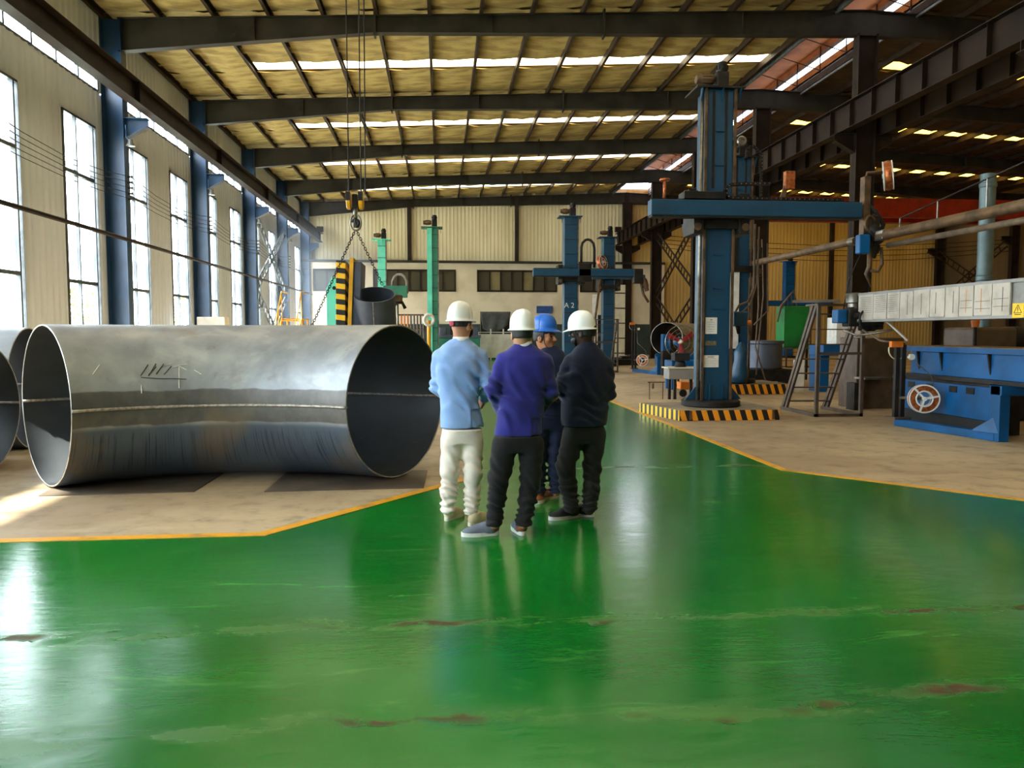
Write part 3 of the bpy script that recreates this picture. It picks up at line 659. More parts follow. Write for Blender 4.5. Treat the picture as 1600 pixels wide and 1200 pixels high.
class Field:
    """distance field sampled on a grid; every shape only touches its own neighbourhood"""
    def __init__(s, lo, hi, h):
        s.lo = np.array(lo, float); s.h = h; s.n = np.ceil((np.array(hi) - s.lo) / h).astype(int) + 1
        s.F = np.full(s.n, .06, np.float32); s.ax = [(s.lo[i] + np.arange(s.n[i]) * h).astype(np.float32) for i in range(3)]
    def win(s, lo, hi, pad=.07):
        a = np.clip(np.floor((np.array(lo) - pad - s.lo) / s.h).astype(int), 0, s.n); b_ = np.clip(np.ceil((np.array(hi) + pad - s.lo) / s.h).astype(int) + 1, 0, s.n)
        sl = tuple(slice(a[i], b_[i]) for i in range(3))
        return sl, s.ax[0][sl[0]][:, None, None], s.ax[1][sl[1]][None, :, None], s.ax[2][sl[2]][None, None, :]
    def put(s, sl, d, k, sub=False):
        f = s.F[sl]
        if sub: s.F[sl] = np.maximum(f, -d); return
        if k <= 0: s.F[sl] = np.minimum(f, d); return
        hh = np.maximum(k - np.abs(f - d), 0) / k; s.F[sl] = np.minimum(f, d) - hh * hh * k * .25
    def cone(s, a, b_, ra, rb, k=.02, flat=None):
        a = np.array(a, float); b_ = np.array(b_, float); R = max(ra, rb)
        sl, X, Y, Z = s.win(np.minimum(a, b_) - R, np.maximum(a, b_) + R); d = b_ - a; L = max(float(d @ d), 1e-9)
        t = np.clip(((X - a[0]) * d[0] + (Y - a[1]) * d[1] + (Z - a[2]) * d[2]) / L, 0, 1)
        dd = np.sqrt((X - a[0] - t * d[0]) ** 2 + (Y - a[1] - t * d[1]) ** 2 + (Z - a[2] - t * d[2]) ** 2) - (ra + (rb - ra) * t)
        s.put(sl, dd, k)
    def chain(s, pts, rs, k=.02):
        for i in range(len(pts) - 1): s.cone(pts[i], pts[i + 1], rs[i], rs[i + 1], k)
    def ell(s, c, r, fx=(1, 0), k=.02, sub=False):
        """ellipsoid with radii r along (right, forward, up); fx is the right direction"""
        c = np.array(c, float); R = max(r); sl, X, Y, Z = s.win(c - R, c + R)
        u = (X - c[0]) * fx[0] + (Y - c[1]) * fx[1]; v = -(X - c[0]) * fx[1] + (Y - c[1]) * fx[0]; z = Z - c[2]
        q = np.sqrt((u / r[0]) ** 2 + (v / r[1]) ** 2 + (z / r[2]) ** 2); s.put(sl, (q - 1) * min(r), k, sub)
    def stack(s, rows, fx=(1, 0), k=.03, e=2.4):
        """rows (z, cx, cy, half width, half depth) from low to high: a torso-like column of rounded sections"""
        rows = sorted(rows); z = [r[0] for r in rows]; R = max(max(r[3], r[4]) for r in rows)
        cx = [r[1] for r in rows]; cyy = [r[2] for r in rows]
        sl, X, Y, Z = s.win((min(cx) - R, min(cyy) - R, z[0]), (max(cx) + R, max(cyy) + R, z[-1]))
        it = lambda i: np.interp(Z, z, [r[i] for r in rows])
        a, b_ = it(3), it(4); u0, v0 = X - it(1), Y - it(2); u = np.abs(u0 * fx[0] + v0 * fx[1]) / a; v = np.abs(-u0 * fx[1] + v0 * fx[0]) / b_
        q = (u ** e + v ** e + 1e-9) ** (1 / e); d = (q - 1) * np.minimum(a, b_)
        d = np.maximum(d, np.maximum(z[0] - Z, Z - z[-1])); s.put(sl, d, k)
    def below(s, z): s.F = np.maximum(s.F, s.ax[2][None, None, :] - z)
    def above(s, z): s.F = np.maximum(s.F, z - s.ax[2][None, None, :])
    def wave(s, c, R, kd, amp, seed=0, warp=.5):
        """cloth creases: a warped sine inside a soft ball"""
        c = np.array(c, float); sl, X, Y, Z = s.win(c - R, c + R, 0); rr = np.random.RandomState(seed)
        m = np.clip(1 - ((X - c[0]) ** 2 + (Y - c[1]) ** 2 + (Z - c[2]) ** 2) / R ** 2, 0, 1)
        ph = rr.rand(4) * 6; w_ = np.sin(X * 23 + ph[0] + Z * 9) + np.sin(Y * 19 + Z * 14 + ph[1])
        q = np.sin(X * kd[0] + Y * kd[1] + Z * kd[2] + warp * 2 * w_ + ph[2]); q = np.sign(q) * np.abs(q) ** .8
        s.F[sl] += (amp * m * q).astype(np.float32)
    def mesh(s, name, mat, parent=None, label=None, cat=None, loc=None, group=None):
        P, Q = nets(s.F, s.lo, s.h); off = np.array(wloc(parent) if parent is not None else loc)
        me = bpy.data.meshes.new(name); me.from_pydata((P - off).tolist(), [], Q.tolist()); me.update()
        # one relaxing pass keeps the surface even
        bm = bmesh.new(); bm.from_mesh(me); bmesh.ops.smooth_vert(bm, verts=bm.verts, factor=.5, use_axis_x=True, use_axis_y=True, use_axis_z=True); bm.to_mesh(me); bm.free()
        me.polygons.foreach_set('use_smooth', [True] * len(me.polygons)); me.materials.append(MATS[mat] if isinstance(mat, str) else mat)
        o = bpy.data.objects.new(name, me); COL.objects.link(o)
        if parent is not None: o.parent = parent
        else: o.location = loc
        return tag(o, label, cat, group)
def cloth(name, c1, c2, rough=.85, sheen=.25, weave=350, bump=.12):
    m = pm(name, c1, c2, scale=5, rough=rough, bump=bump, bscale=weave, rvar=.05, spec=.25); m.node_tree.nodes['Principled BSDF'].inputs['Sheen Weight'].default_value = sheen; return m
cloth('cloth_light_blue', '#93b1e4', '#86a5da'); cloth('cloth_beige', '#f6e8de', '#e8d6c8'); cloth('cloth_royal', '#26257c', '#1e1d68'); cloth('cloth_black', '#1d1b1c', '#141314', sheen=.1)
cloth('cloth_navy', '#161b33', '#111528', sheen=.15); cloth('cloth_coverall', '#1b2340', '#141a33', sheen=.15); cloth('cloth_charcoal', '#232220', '#191817', sheen=.1); cloth('shirt_white', '#e9e6e4', '#d9d6d4')
for n_, a_, b__ in (('skin_a', '#c98f70', '#b97c5e'), ('skin_b', '#c99472', '#b88260'), ('skin_c', '#bd7f58', '#a96c48'), ('skin_d', '#4a2f22', '#3a251b')):
    m = pm(n_, a_, b__, scale=14, rough=.5, spec=.4); b = m.node_tree.nodes['Principled BSDF']; b.inputs['Subsurface Weight'].default_value = .08; b.inputs['Subsurface Radius'].default_value = (.01, .004, .002)
pm('hair_black', '#17110e', '#0f0b09', scale=40, rough=.5, bump=.4, bscale=160, stretch=(1, 1, .2))
pm('helmet_white', '#f7f6f4', '#efedea', scale=3, rough=.3, spec=.5); pm('helmet_blue', '#1667c8', '#0f57b2', scale=6, rough=.35)
pm('strap_dark', '#2c2d31', '#222327', scale=10, rough=.7); pm('strap_grey', '#6f7074', '#5c5d61', scale=10, rough=.7); pm('knob_red', '#c3153a', '#a8102f', scale=10, rough=.45)
pm('shoe_beige', '#d6c6a4', '#c4b28d', scale=8, rough=.8); pm('sole_cream', '#e9e0cc', '#d8cdb5', scale=8, rough=.6); pm('sole_white', '#ecebe6', '#d9d8d2', scale=8, rough=.5)
pm('shoe_grey', '#6f7787', '#5d6473', scale=8, rough=.75); pm('shoe_brown', '#8a4f2c', '#6e3c20', scale=8, rough=.5); pm('shoe_black', '#1a1c20', '#121317', scale=8, rough=.8); pm('mask_black', '#121214', '#0c0c0e', scale=9, rough=.8)
pm('eye_dark', '#1b1210', '#0d0908', scale=9, rough=.2); pm('lip', '#a35f50', '#8f5144', scale=9, rough=.5)

def unit(f):
    f = np.array(f, float); return f / np.linalg.norm(f)
def head_fields(B, C, f, sc=1.0, neck=None, chinz=0):
    """skull, jaw, nose, ears on the body field; C is the centre of the skull, f where the face looks"""
    f = unit(f); r = np.array([f[1], -f[0]]); L = lambda x, y, z: (C[0] + (r[0] * x + f[0] * y) * sc, C[1] + (r[1] * x + f[1] * y) * sc, C[2] + z * sc)
    B.ell(L(0, -.005, .025), (.074 * sc, .094 * sc, .098 * sc), r, 0.0)
    B.ell(L(0, .022, -.045), (.056 * sc, .062 * sc, .075 * sc), r, .03)
    B.cone(L(0, .055, -.085), L(0, .062, -.098), .026 * sc, .022 * sc, .03)
    for s in (-1, 1):
        B.ell(L(s * .040, .062, -.028), (.026 * sc, .022 * sc, .022 * sc), r, .015)      # cheek
        B.cone(L(s * .012, .086, .018), L(s * .048, .072, .016), .010 * sc, .008 * sc, .012)   # brow
        B.ell(L(s * .031, .094, .0), (.016 * sc, .012 * sc, .010 * sc), r, sub=True)
        B.ell(L(s * .077, -.008, -.022), (.010 * sc, .020 * sc, .032 * sc), r, .006); B.ell(L(s * .084, .0, -.018), (.006 * sc, .010 * sc, .018 * sc), r, sub=True)
    B.cone(L(0, .092, .008), L(0, .110, -.030), .008 * sc, .014 * sc, .010)
    for s in (-1, 1): B.ell(L(s * .012, .100, -.034), (.009 * sc, .010 * sc, .008 * sc), r, .006)
    B.ell(L(0, .086, -.058), (.024 * sc, .012 * sc, .007 * sc), r, .006); B.ell(L(0, .084, -.068), (.020 * sc, .011 * sc, .007 * sc), r, .006)
    if neck is not None: B.cone(L(0, -.018, -.06), neck, .054 * sc, .062 * sc, .03)
    return L, r
def hair_on(o, C, f, low=-.075, sc=1.0):
    f = unit(f); r = np.array([f[1], -f[0]]); H = Field(np.array(C) - .16, np.array(C) + .16, .006)
    L = lambda x, y, z: (C[0] + (r[0] * x + f[0] * y) * sc, C[1] + (r[1] * x + f[1] * y) * sc, C[2] + z * sc)
    H.ell(L(0, -.012, .018), (.083 * sc, .098 * sc, .105 * sc), r, 0); H.ell(L(0, -.035, -.03), (.068 * sc, .062 * sc, .045 * sc), r, .02)
    # open at the face, over the ears and at the nape
    H.ell(L(0, .13, -.03), (.12 * sc, .125 * sc, .14 * sc), r, sub=True)
    for s in (-1, 1): H.ell(L(s * .09, .0, -.035), (.022 * sc, .026 * sc, .045 * sc), r, sub=True)
    H.above(C[2] + low); return H.mesh('hair', 'hair_black', o)
def helmet(o, C, f, mat, tilt=0.0, peak=.045, ridge=True, sc=1.0, band='strap_dark', knob=None):
    """ridged hard hat shell with brim; C is the centre of its rim"""
    f = unit(f); rx = np.array([f[1], -f[0]]); ct, st = math.cos(tilt), math.sin(tilt)
    def W(x, y, z):
        y, z = y * ct - z * st, y * st + z * ct
        return Vector((C[0] + (rx[0] * x + f[0] * y) * sc, C[1] + (rx[1] * x + f[1] * y) * sc, C[2] + z * sc))
    n = 64; prof = [(0.0, 1), (.12, 1), (.25, 1), (.38, 1), (.5, 1), (.62, 1), (.74, 1), (.86, 1), (.95, 1), (1.0, 1)]
    def shell(extra):
        g = []
        for t, _ in prof:
            row = []
            for k in range(n + 1):
                a = 2 * math.pi * k / n; th = t * math.pi / 2
                q = math.sin(th) ** .86
                x = .112 * q * math.cos(a); y = .138 * q * math.sin(a); z = .170 * math.cos(th) ** .72
                if ridge and t < .9:
                    w_ = .0055 * (1 - t) ** .25
                    for cxx, ww, hh in ((0, .020, 1.0), (-.040, .010, .7), (.040, .010, .7)): z += w_ * hh * math.exp(-((x - cxx) / ww) ** 4) * (.5 + .5 * math.cos(th))
                row.append(W(x * extra, y * extra, z * extra))
            g.append(row)
        for (do, dz) in ((.008, -.006), (.016, -.012), (.018, -.017)):      # flared brim, longer over the face
            row = []
            for k in range(n + 1):
                a = 2 * math.pi * k / n; pk = max(0, math.sin(a)) ** 2.2 * peak * (do / .018)
                row.append(W((.112 + do) * math.cos(a) * extra, (.138 + do) * math.sin(a) * extra + pk, dz - pk * .28))
            g.append(row)
        return g
    mb = MB().sheet(shell(1.0)); h = mb.build('hard_hat', mat, o, smooth=True)
    so = h.modifiers.new('shell', 'SOLIDIFY'); so.thickness = .004; so.offset = -1
    mb = MB(); g = []
    for z in (-.045, -.012, .02): g.append([W(.090 * math.cos(2 * math.pi * k / 40), .108 * math.sin(2 * math.pi * k / 40) - (.004 if z < -.02 else 0), z - .004 * math.sin(2 * math.pi * k / 40)) for k in range(41)])
    mb.sheet(g); hb = mb.build('headband', band, h, smooth=True); so = hb.modifiers.new('shell', 'SOLIDIFY'); so.thickness = .004
    if knob:
        mb = MB(); c0 = W(0, -.112, -.035); c1 = W(0, -.130, -.037); mb.lathe(c0, c1 - c0, [(0, 0), (.022, 0), (.024, .006), (.022, .018), (0, .02)], 16); mb.build('ratchet_knob', knob, h, smooth=True, auto=50)
    return h, W
def shoe(o, heel, toe, mat, sole, L=.285, wdt=.105, hh=.105, acc=None, zlift=0.0, logo=False):
    heel = np.array(heel, float); d = unit((np.array(toe) - heel)[:2]); r = np.array([d[1], -d[0]])
    lo = np.array([heel[0] + d[0] * L / 2 - .22, heel[1] + d[1] * L / 2 - .22, -.02]); G = Field(lo, lo + np.array([.44, .44, .22]), .005)
    p = lambda x, y, z: (heel[0] + d[0] * x + r[0] * y, heel[1] + d[1] * x + r[1] * y, z + zlift)
    G.ell(p(.055, 0, .055), (.040, .055, .050), r, .02); G.ell(p(.12, 0, .045), (.042, .075, .045), r, .03); G.ell(p(L - .085, .003, .035), (wdt / 2, .082, .034), r, .035)
    G.cone(p(.065, 0, .06), p(.07, 0, hh + .02), .043, .046, .02); G.cone(p(.10, 0, .075), p(.17, 0, .055), .030, .026, .03)
    G.above(.022 + zlift); G.below(hh + zlift); u = G.mesh('shoe', mat, o)
    mb = MB(); out = []
    for k in range(32):
        a = 2 * math.pi * k / 32; ca, sa = math.cos(a), math.sin(a); x = L / 2 + (L / 2 + .004) * np.sign(ca) * abs(ca) ** .75
        wq = wdt / 2 * (.84 + .16 * math.sin(math.pi * min(1, max(0, (x - .05) / L)))) * (.9 if x < .1 else 1.04)
        out.append((x, wq * np.sign(sa) * abs(sa) ** .75))
    for z0, z1, e in ((.002, .012, .985), (.012, .034, 1.0)):
        pts = [p(x0 * 1, y0 * e, 0) for x0, y0 in out]; mb.prism([(q[0], q[1]) for q in pts], z0 + zlift, z1 + zlift)
    s_ = mb.build('sole', sole, u)
    if acc:
        H = Field(lo, lo + np.array([.44, .44, .22]), .005); H.ell(p(.045, 0, .060), (.045, .052, .048), r, 0); H.above(.036 + zlift); H.below(.092 + zlift); H.mesh('heel_counter', acc, u)
    return u
def hand(B, wr, d, nrm, curl=.5, sc=1.0, thumb=1):
    """palm, four bent fingers of different length and a thumb leaving the side of the palm"""
    d = np.array(d, float); d /= np.linalg.norm(d); nrm = np.array(nrm, float); nrm -= d * (nrm @ d); nrm /= np.linalg.norm(nrm); sd = np.cross(d, nrm); wr = np.array(wr, float)
    for o_ in (-.024, 0, .024): B.cone(wr + d * .015 + sd * o_ * .7, wr + d * .085 * sc + sd * o_, .017, .014, .012)
    for i, (o_, ln) in enumerate(((-.032, .085), (-.011, .095), (.011, .090), (.031, .072))):
        p = wr + d * .088 * sc + sd * o_ * sc; a = 0.0
        for seg, rr in ((.46, .0092), (.30, .0085), (.24, .0076)):
            a += curl * (.8 + .1 * i); q = p + (d * math.cos(a) + nrm * math.sin(a)) * ln * seg * sc; B.cone(p, q, rr, rr * .93, .002); p = q
    p = wr + d * .028 + sd * (-.03 * thumb); q = p + (d * .6 - sd * .6 * thumb + nrm * .45) * .045; B.cone(p, q, .013, .0105, .006)
    B.cone(q, q + (d * .8 + nrm * .5) * .035, .0105, .0085, .003)

def person(label, Yp, hd, f, rows, arms, legs, shoes, mats, hip, fx, hem, tilt=0.0, knob=None, hat='helmet_white', hatC=None, band='strap_dark', folds=(), hair=-.04, collar=None, mask=False, chin=False, hands=(), hsc=1.0, vent=None, eyes=False, beard=False, tuck=False, lap=True):
    J = lambda p: np.array(at(p[0], p[1], Yp + (p[2] if len(p) > 2 else 0)))
    base = J((hip[0], hip[1])); base = (base[0], Yp, 0.0)
    lo = np.array([base[0] - .48, Yp - .42, -.01]); hi = np.array([base[0] + .48, Yp + .48, 1.95])
    R = [(lambda a, c: (a[2], (a[0] + c[0]) / 2, Yp + rw[4], (c[0] - a[0]) / 2, rw[3]))(J((rw[1], rw[0])), J((rw[2], rw[0]))) for rw in rows]
    fxu = unit(fx)
    # body under the clothes: head, neck, trunk, limbs, hands in one skin
    B = Field(lo, hi, .0052); C = J(hd); nk = J((collar[0], collar[1] + 4, collar[2] if len(collar) > 2 else 0))
    L, r = head_fields(B, C, f, hsc, nk)
    zb_ = min(q[0] for q in R) + .06; B.stack([(z, x, y, max(.03, a - .03), max(.03, d - .03)) for z, x, y, a, d in R if z > zb_], fxu, .03)
    B.chain([np.array([base[0], Yp, zb_ + .1]), np.array([base[0], Yp, zb_ - .12])], [.07, .07], .02)
    for a in arms: P = [J(p) for p in a[0]]; B.chain(P, [max(.022, q - .018) for q in a[1]], .01)
    for l in legs: P = [J(p) for p in l[0]]; B.chain(P, [max(.03, q - .018) for q in l[1]], .01)
    for (k, d, nr, cu, th) in hands: B_w = J(arms[k][0][-1]); B.chain([B_w - np.array(unit(d)) * .03, B_w + np.array(unit(d)) * .015], [.026, .024], .01); hand(B, B_w, d, nr, cu, thumb=th)
    o = B.mesh('person', mats['skin'], label=label, cat='person', loc=base)
    # jacket or shirt
    G = Field(lo, hi, .0072); G.stack(R, fxu, .0)
    for a in arms: P = [J(p) for p in a[0]]; G.chain(P, a[1], .028)
    if lap: G.cone(nk + np.array([0, -.006, -.02]), nk + np.array([0, -.006, -.002]), .066, .062, .03)
    for i, (p, Rr, kd, amp) in enumerate(folds): G.wave(J(p), Rr * 1.15, tuple(.62 * q for q in kd), amp * 2.1, i * 3 + 1, .8)
    for a in arms:
        P = [J(p) for p in a[0]]; G.wave(P[1], .15, (30, 20, 95), .0085, 4, .9); G.wave((P[0] + P[1]) / 2, .15, (45, 10, 50), .006, 9, .8)
    if vent is not None:
        xv = J(vent)[0]; sl, X, Y, Z = G.win((xv, Yp - .4, 0), (xv + .3, Yp, J(vent)[2]), 0); G.F[sl] += np.float32(.009) * (X > xv)
    zh = J((hip[0], hem))[2]; G.F0 = G.F.copy(); G.above(zh); jac = G.mesh('jacket', mats['jacket'], o)
    # trousers
    T = Field(lo, hi, .0072)
    hz = J(hip); wd = R[0][3] if R[0][0] < R[-1][0] else R[-1][3]
    T.stack([(hz[2] - .10, hz[0], Yp + .01, .135, .11), (hz[2], hz[0], Yp + .01, .16, .125), (zh + .12, hz[0], Yp, .145, .11)], fxu, .03)
    for li, l in enumerate(legs):
        P = [J(p) for p in l[0]]; T.chain(P, l[1], .03)
        kn, an = P[len(P) // 2 if len(P) > 3 else 1], P[-1]
        T.wave(kn, .17, (24, 14, 105), .007, 5 + li, 1.0); T.wave(an + np.array([0, 0, .05]), .15, (18, 26, 140), .008, 7 + li, 1.1); T.wave((P[0] + kn) / 2, .2, (50, 10, 55), .0075, 8 + li, .9); T.wave((kn + an) / 2, .18, (45, 12, 60), .0065, 18 + li, 1.0)
    T.above(min(J(l[0][-1])[2] for l in legs) - .012); T.below(zh + .1); zz = T.ax[2][None, None, :]; T.F = np.where(zz > zh - .004, np.maximum(T.F, G.F0 + .008), T.F); T.mesh('trousers', mats['trousers'], o)
    for s_ in shoes: shoe(o, s_[0], s_[1], s_[2], s_[3], acc=s_[4] if len(s_) > 4 else None)
    hair_on(o, C, f, hair, hsc)
    if mats.get('collar'):
        cc = nk + np.array([0, -.006, .012]); mb = MB(); g = []
        for z, rr in ((-.02, .070), (.012, .064), (.030, .060)): g.append([(cc[0] + rr * math.cos(2 * math.pi * k / 32), cc[1] + rr * math.sin(2 * math.pi * k / 32), cc[2] + z + .008 * math.sin(2 * math.pi * k / 32)) for k in range(33)])
        mb.sheet(g); q = mb.build('shirt_collar', mats['collar'], o, smooth=True); q.modifiers.new('s', 'SOLIDIFY').thickness = .004
    hc = J(hatC); h, W = helmet(o, hc, f, hat, tilt, knob=knob, band=band, sc=.84)
    if chin:
        for s in (-1, 1): MB().tube([W(s * .088, .03, -.01), Vector(L(s * .074, .04, -.06)), Vector(L(s * .035, .055, -.112)), Vector(L(0, .055, -.122))], .004, 6).build('chin_strap', 'strap_dark', h)
    if mask:
        K = Field(C - .2, C + .2, .005); K.ell(L(0, .045, -.062), (.067, .068, .058), r, 0); K.ell(L(0, .0, -.05), (.2, .06, .2), r, sub=True); K.mesh('face_mask', 'mask_black', o)
        for s in (-1, 1): MB().tube([Vector(L(s * .062, .045, -.04)), Vector(L(s * .082, -.005, -.01)), Vector(L(s * .084, -.016, -.03))], .003, 5).build('mask_loop', 'mask_black', o)
    if beard:
        K = Field(C - .2, C + .2, .005); K.ell(L(0, .040, -.072), (.062, .062, .050), r, 0); K.ell(L(0, .0, -.05), (.2, .045, .2), r, sub=True); K.ell(L(0, .095, -.035), (.05, .05, .022), r, sub=True); K.mesh('beard', 'hair_black', o)
    if eyes:
        for s in (-1, 1):
            mb = MB(); c0 = Vector(L(s * .030, .083, .001)); mb.lathe(c0, Vector((f[0], f[1], 0)), [(.0, -.008), (.009, -.004), (.011, 0), (.008, .004), (0, .006)], 12); mb.build('eye', 'eye_dark', o, smooth=True)
            MB().tube([Vector(L(s * .014, .094, .020)), Vector(L(s * .032, .090, .025)), Vector(L(s * .050, .078, .020))], .004, 6).build('eyebrow', 'hair_black', o)
        MB().tube([Vector(L(-.022, .089, -.063)), Vector(L(0, .099, -.062)), Vector(L(.022, .089, -.063))], .0045, 6).build('lips', 'lip', o)
    return o, J
# ---- light blue blazer, cream trousers
g_ = lambda x, y: np.array(gr(x, y))
person('person in a light blue blazer, cream trousers and white hard hat, seen from behind', 6.13, (721, 506), (.62, .78),
       [(668, 688, 757, .135, .02), (655, 688, 754, .135, .02), (630, 687, 748, .12, .02), (600, 683, 749, .12, .01), (575, 680, 752, .125, .0), (552, 681, 753, .115, 0), (540, 690, 746, .09, 0), (531, 703, 735, .06, .01)],
       [([(750, 556), (762, 600, -.02), (757, 622, .12)], [.060, .053, .042]), ([(686, 558), (682, 605, .10), (705, 628, .28)], [.058, .052, .042])],
       [([(706, 688), (703, 738, -.0), (701, 766, .0), (700, 795, .0)], [.092, .072, .064, .056]), ([(738, 688), (739, 740, -.02), (738, 770, .0), (736, 801, .0)], [.092, .070, .062, .057])],
       [(g_(697, 815), g_(697, 815) + np.array([.14, .26, 0]), 'shoe_beige', 'sole_cream'), (g_(733, 823), g_(733, 823) + np.array([.2, .2, 0]), 'shoe_beige', 'sole_cream')],
       dict(skin='skin_a', jacket='cloth_light_blue', trousers='cloth_beige', collar='shirt_white'), (722, 672), (.96, .0), 668, knob='knob_red', hatC=(719, 499), collar=(720, 529), mask=True, hair=-.022,
       hands=((0, (-.25, .6, -.5), (-.9, 0, -.2), .35, 1),), vent=(736, 640), folds=(((740, 610, -.1), .16, (60, 20, 75), .0045), ((705, 620, -.1), .2, (45, 20, 30), .0035), ((715, 570, -.1), .2, (30, 10, 40), .003), ((745, 650, -.1), .13, (70, 10, 30), .003)))
# ---- royal blue blazer, black trousers
person('person in a royal blue blazer, black trousers and white hard hat, closest to the viewer', 5.76, (815, 520), (-.15, .98),
       [(680, 772, 849, .135, .02), (660, 776, 849, .13, .02), (630, 780, 851, .12, .01), (600, 780, 856, .12, 0), (575, 781, 859, .125, 0), (558, 782, 858, .115, 0), (548, 791, 848, .09, 0), (538, 803, 832, .06, .01)],
       [([(787, 563), (770, 610, -.02), (781, 640, .14)], [.062, .056, .044]), ([(852, 565), (861, 612, .0), (845, 640, .2)], [.060, .055, .044])],
       [([(789, 695), (779, 748, -.02), (776, 780, 0), (772, 818, .0)], [.102, .078, .066, .062]), ([(830, 695), (829, 748, 0), (824, 782, 0), (818, 818, .0)], [.100, .078, .066, .062])],
       [(g_(779, 836), g_(779, 836) + np.array([-.26, -.02, 0]), 'shoe_grey', 'sole_white', 'shoe_brown'), (g_(817, 838), g_(817, 838) + np.array([-.03, .26, 0]), 'shoe_grey', 'sole_white', 'shoe_brown')],
       dict(skin='skin_b', jacket='cloth_royal', trousers='cloth_black', collar='shirt_white'), (810, 684), (1, .0), 680, hatC=(816, 513), collar=(818, 537), band='strap_grey', vent=(829, 652),
       folds=(((825, 600, -.12), .18, (45, 15, 60), .004), ((795, 630, -.1), .18, (55, 15, 35), .004), ((820, 660, -.1), .14, (60, 10, 25), .003)))
# ---- dark shirt, bearded, peak to the left
person('person in a dark navy shirt and charcoal trousers with a white hard hat, turned sideways', 6.2, (911, 518), (-.86, .5),
       [(665, 878, 947, .135, .0), (655, 876, 949, .14, 0), (630, 876, 952, .135, 0), (600, 879, 955, .135, 0), (575, 882, 955, .13, 0), (556, 889, 948, .11, 0), (545, 897, 938, .09, 0), (536, 906, 930, .06, 0)],
       [([(891, 566), (875, 606, -.03), (884, 622, .12)], [.062, .058, .046]), ([(947, 570), (951, 615, .02), (925, 628, .22)], [.062, .055, .044])],
       [([(897, 680), (884, 728, -.02), (888, 760, 0), (893, 794, .0)], [.098, .078, .070, .064]), ([(929, 680), (925, 730, .02), (924, 765, 0), (921, 797, .0)], [.095, .074, .066, .060])],
       [(g_(905, 808), g_(905, 808) + np.array([-.25, -.09, 0]), 'shoe_black', 'sole_white'), (g_(928, 808), g_(928, 808) + np.array([-.16, .06, 0]), 'shoe_black', 'sole_white')],
       dict(skin='skin_d', jacket='cloth_navy', trousers='cloth_charcoal'), (913, 672), (.9, .25), 664, hatC=(909, 513), tilt=-.06, collar=(916, 536), chin=True, beard=True, band='strap_grey',
       hands=((0, (.3, .9, .1), (.9, -.3, 0), .4, -1),), folds=(((925, 640, -.1), .16, (30, 15, 95), .005), ((915, 600, -.1), .2, (40, 20, 50), .004), ((890, 590, -.1), .13, (50, 20, 80), .004)))
# ---- coverall, blue hard hat, facing the others
person('person in dark navy coveralls and a blue hard hat, facing the other three', 6.9, (851, 526), (.80, -.60),
       [(650, 836, 884, .12, 0), (630, 836, 884, .115, 0), (600, 835, 886, .12, 0), (575, 833, 888, .12, 0), (558, 836, 886, .105, 0), (549, 842, 880, .085, 0), (540, 850, 872, .055, 0)],
       [([(838, 566), (832, 606, -.04), (848, 628, -.16)], [.058, .05, .042]), ([(884, 566), (890, 606, -.04), (872, 622, -.18)], [.058, .05, .042])],
       [([(846, 665), (842, 705, -.01), (842, 740, 0), (843, 768, 0)], [.088, .070, .062, .058]), ([(871, 665), (868, 705, -.02), (868, 740, 0), (869, 768, 0)], [.088, .072, .064, .060])],
       [(g_(846, 778), g_(846, 778) + np.array([-.05, -.2, 0]), 'shoe_brown', 'sole_cream'), (g_(872, 776), g_(872, 776) + np.array([-.2, -.17, 0]), 'shoe_brown', 'sole_cream')],
       dict(skin='skin_c', jacket='cloth_coverall', trousers='cloth_coverall'), (859, 652), (1, 0), 648, hat='helmet_blue', hatC=(851, 515), collar=(856, 543), chin=True, eyes=True,
       hands=((1, (-.5, -.6, .3), (-.3, .2, .9), .4, 1), (0, (.6, -.6, .2), (.3, .2, .9), .4, -1)), folds=(((860, 600, -.1), .18, (40, 20, 60), .004),))
# ================================================================ welding machines and workshop things
pm('paint_blue', '#0c425e', '#09364d', scale=1.6, rough=.42, bump=.03, lo=.45, hi=.75); pm('paint_blue_bright', '#04568f', '#034673', spec=.3, scale=1.5, rough=.42)
pm('paint_teal', '#6fdcc0', '#58c6aa', scale=1.4, rough=.45); pm('paint_green_dark', '#2c7a60', '#1f6350', scale=1.4, rough=.45); pm('paint_green', '#0f7a33', '#0b6228', scale=1.5, rough=.45)
pm('machine_dark', '#2b2723', '#1d1a17', spec=.25, scale=4, rough=.5, metal=.2); pm('rust_brown', '#6d5338', '#4a3826', scale=5, rough=.55, metal=.35); pm('steel_bar', '#8f8a80', '#6c675e', scale=6, rough=.35, metal=.8)
pm('copper', '#c4713f', '#8f4a27', scale=20, rough=.35, metal=.7, bump=.3, bscale=90); pm('paint_yellow', '#e3a912', '#c48d0c', scale=3, rough=.45); pm('paint_orange', '#e07b1a', '#c4660f', scale=3, rough=.5)
pm('paint_red', '#a31f14', '#84170f', scale=2, rough=.45); pm('paper', '#e7e4dc', '#d6d2c8', scale=6, rough=.85); pm('paper_shaded', '#b9b1a4', '#a29a8d', scale=3, rough=.85, bump=.3, bscale=5); pm('paper_ink', '#5a5650', '#45423d', scale=9, rough=.9); pm('paper_orange', '#c98a3a', '#b57628', scale=9, rough=.9)  # the second paper is white paper dimmed, the beam's shading put into its colour
pm('grey_paint', '#8c8a84', '#74726c', scale=2, rough=.5); pm('cream_paint', '#d8d0b4', '#c4bb9d', scale=2, rough=.6); pm('brown_steel', '#5b4a3c', '#463829', scale=3, rough=.5, metal=.2); pm('duct_grey', '#6f8488', '#5a6f73', scale=2, rough=.45, metal=.3)
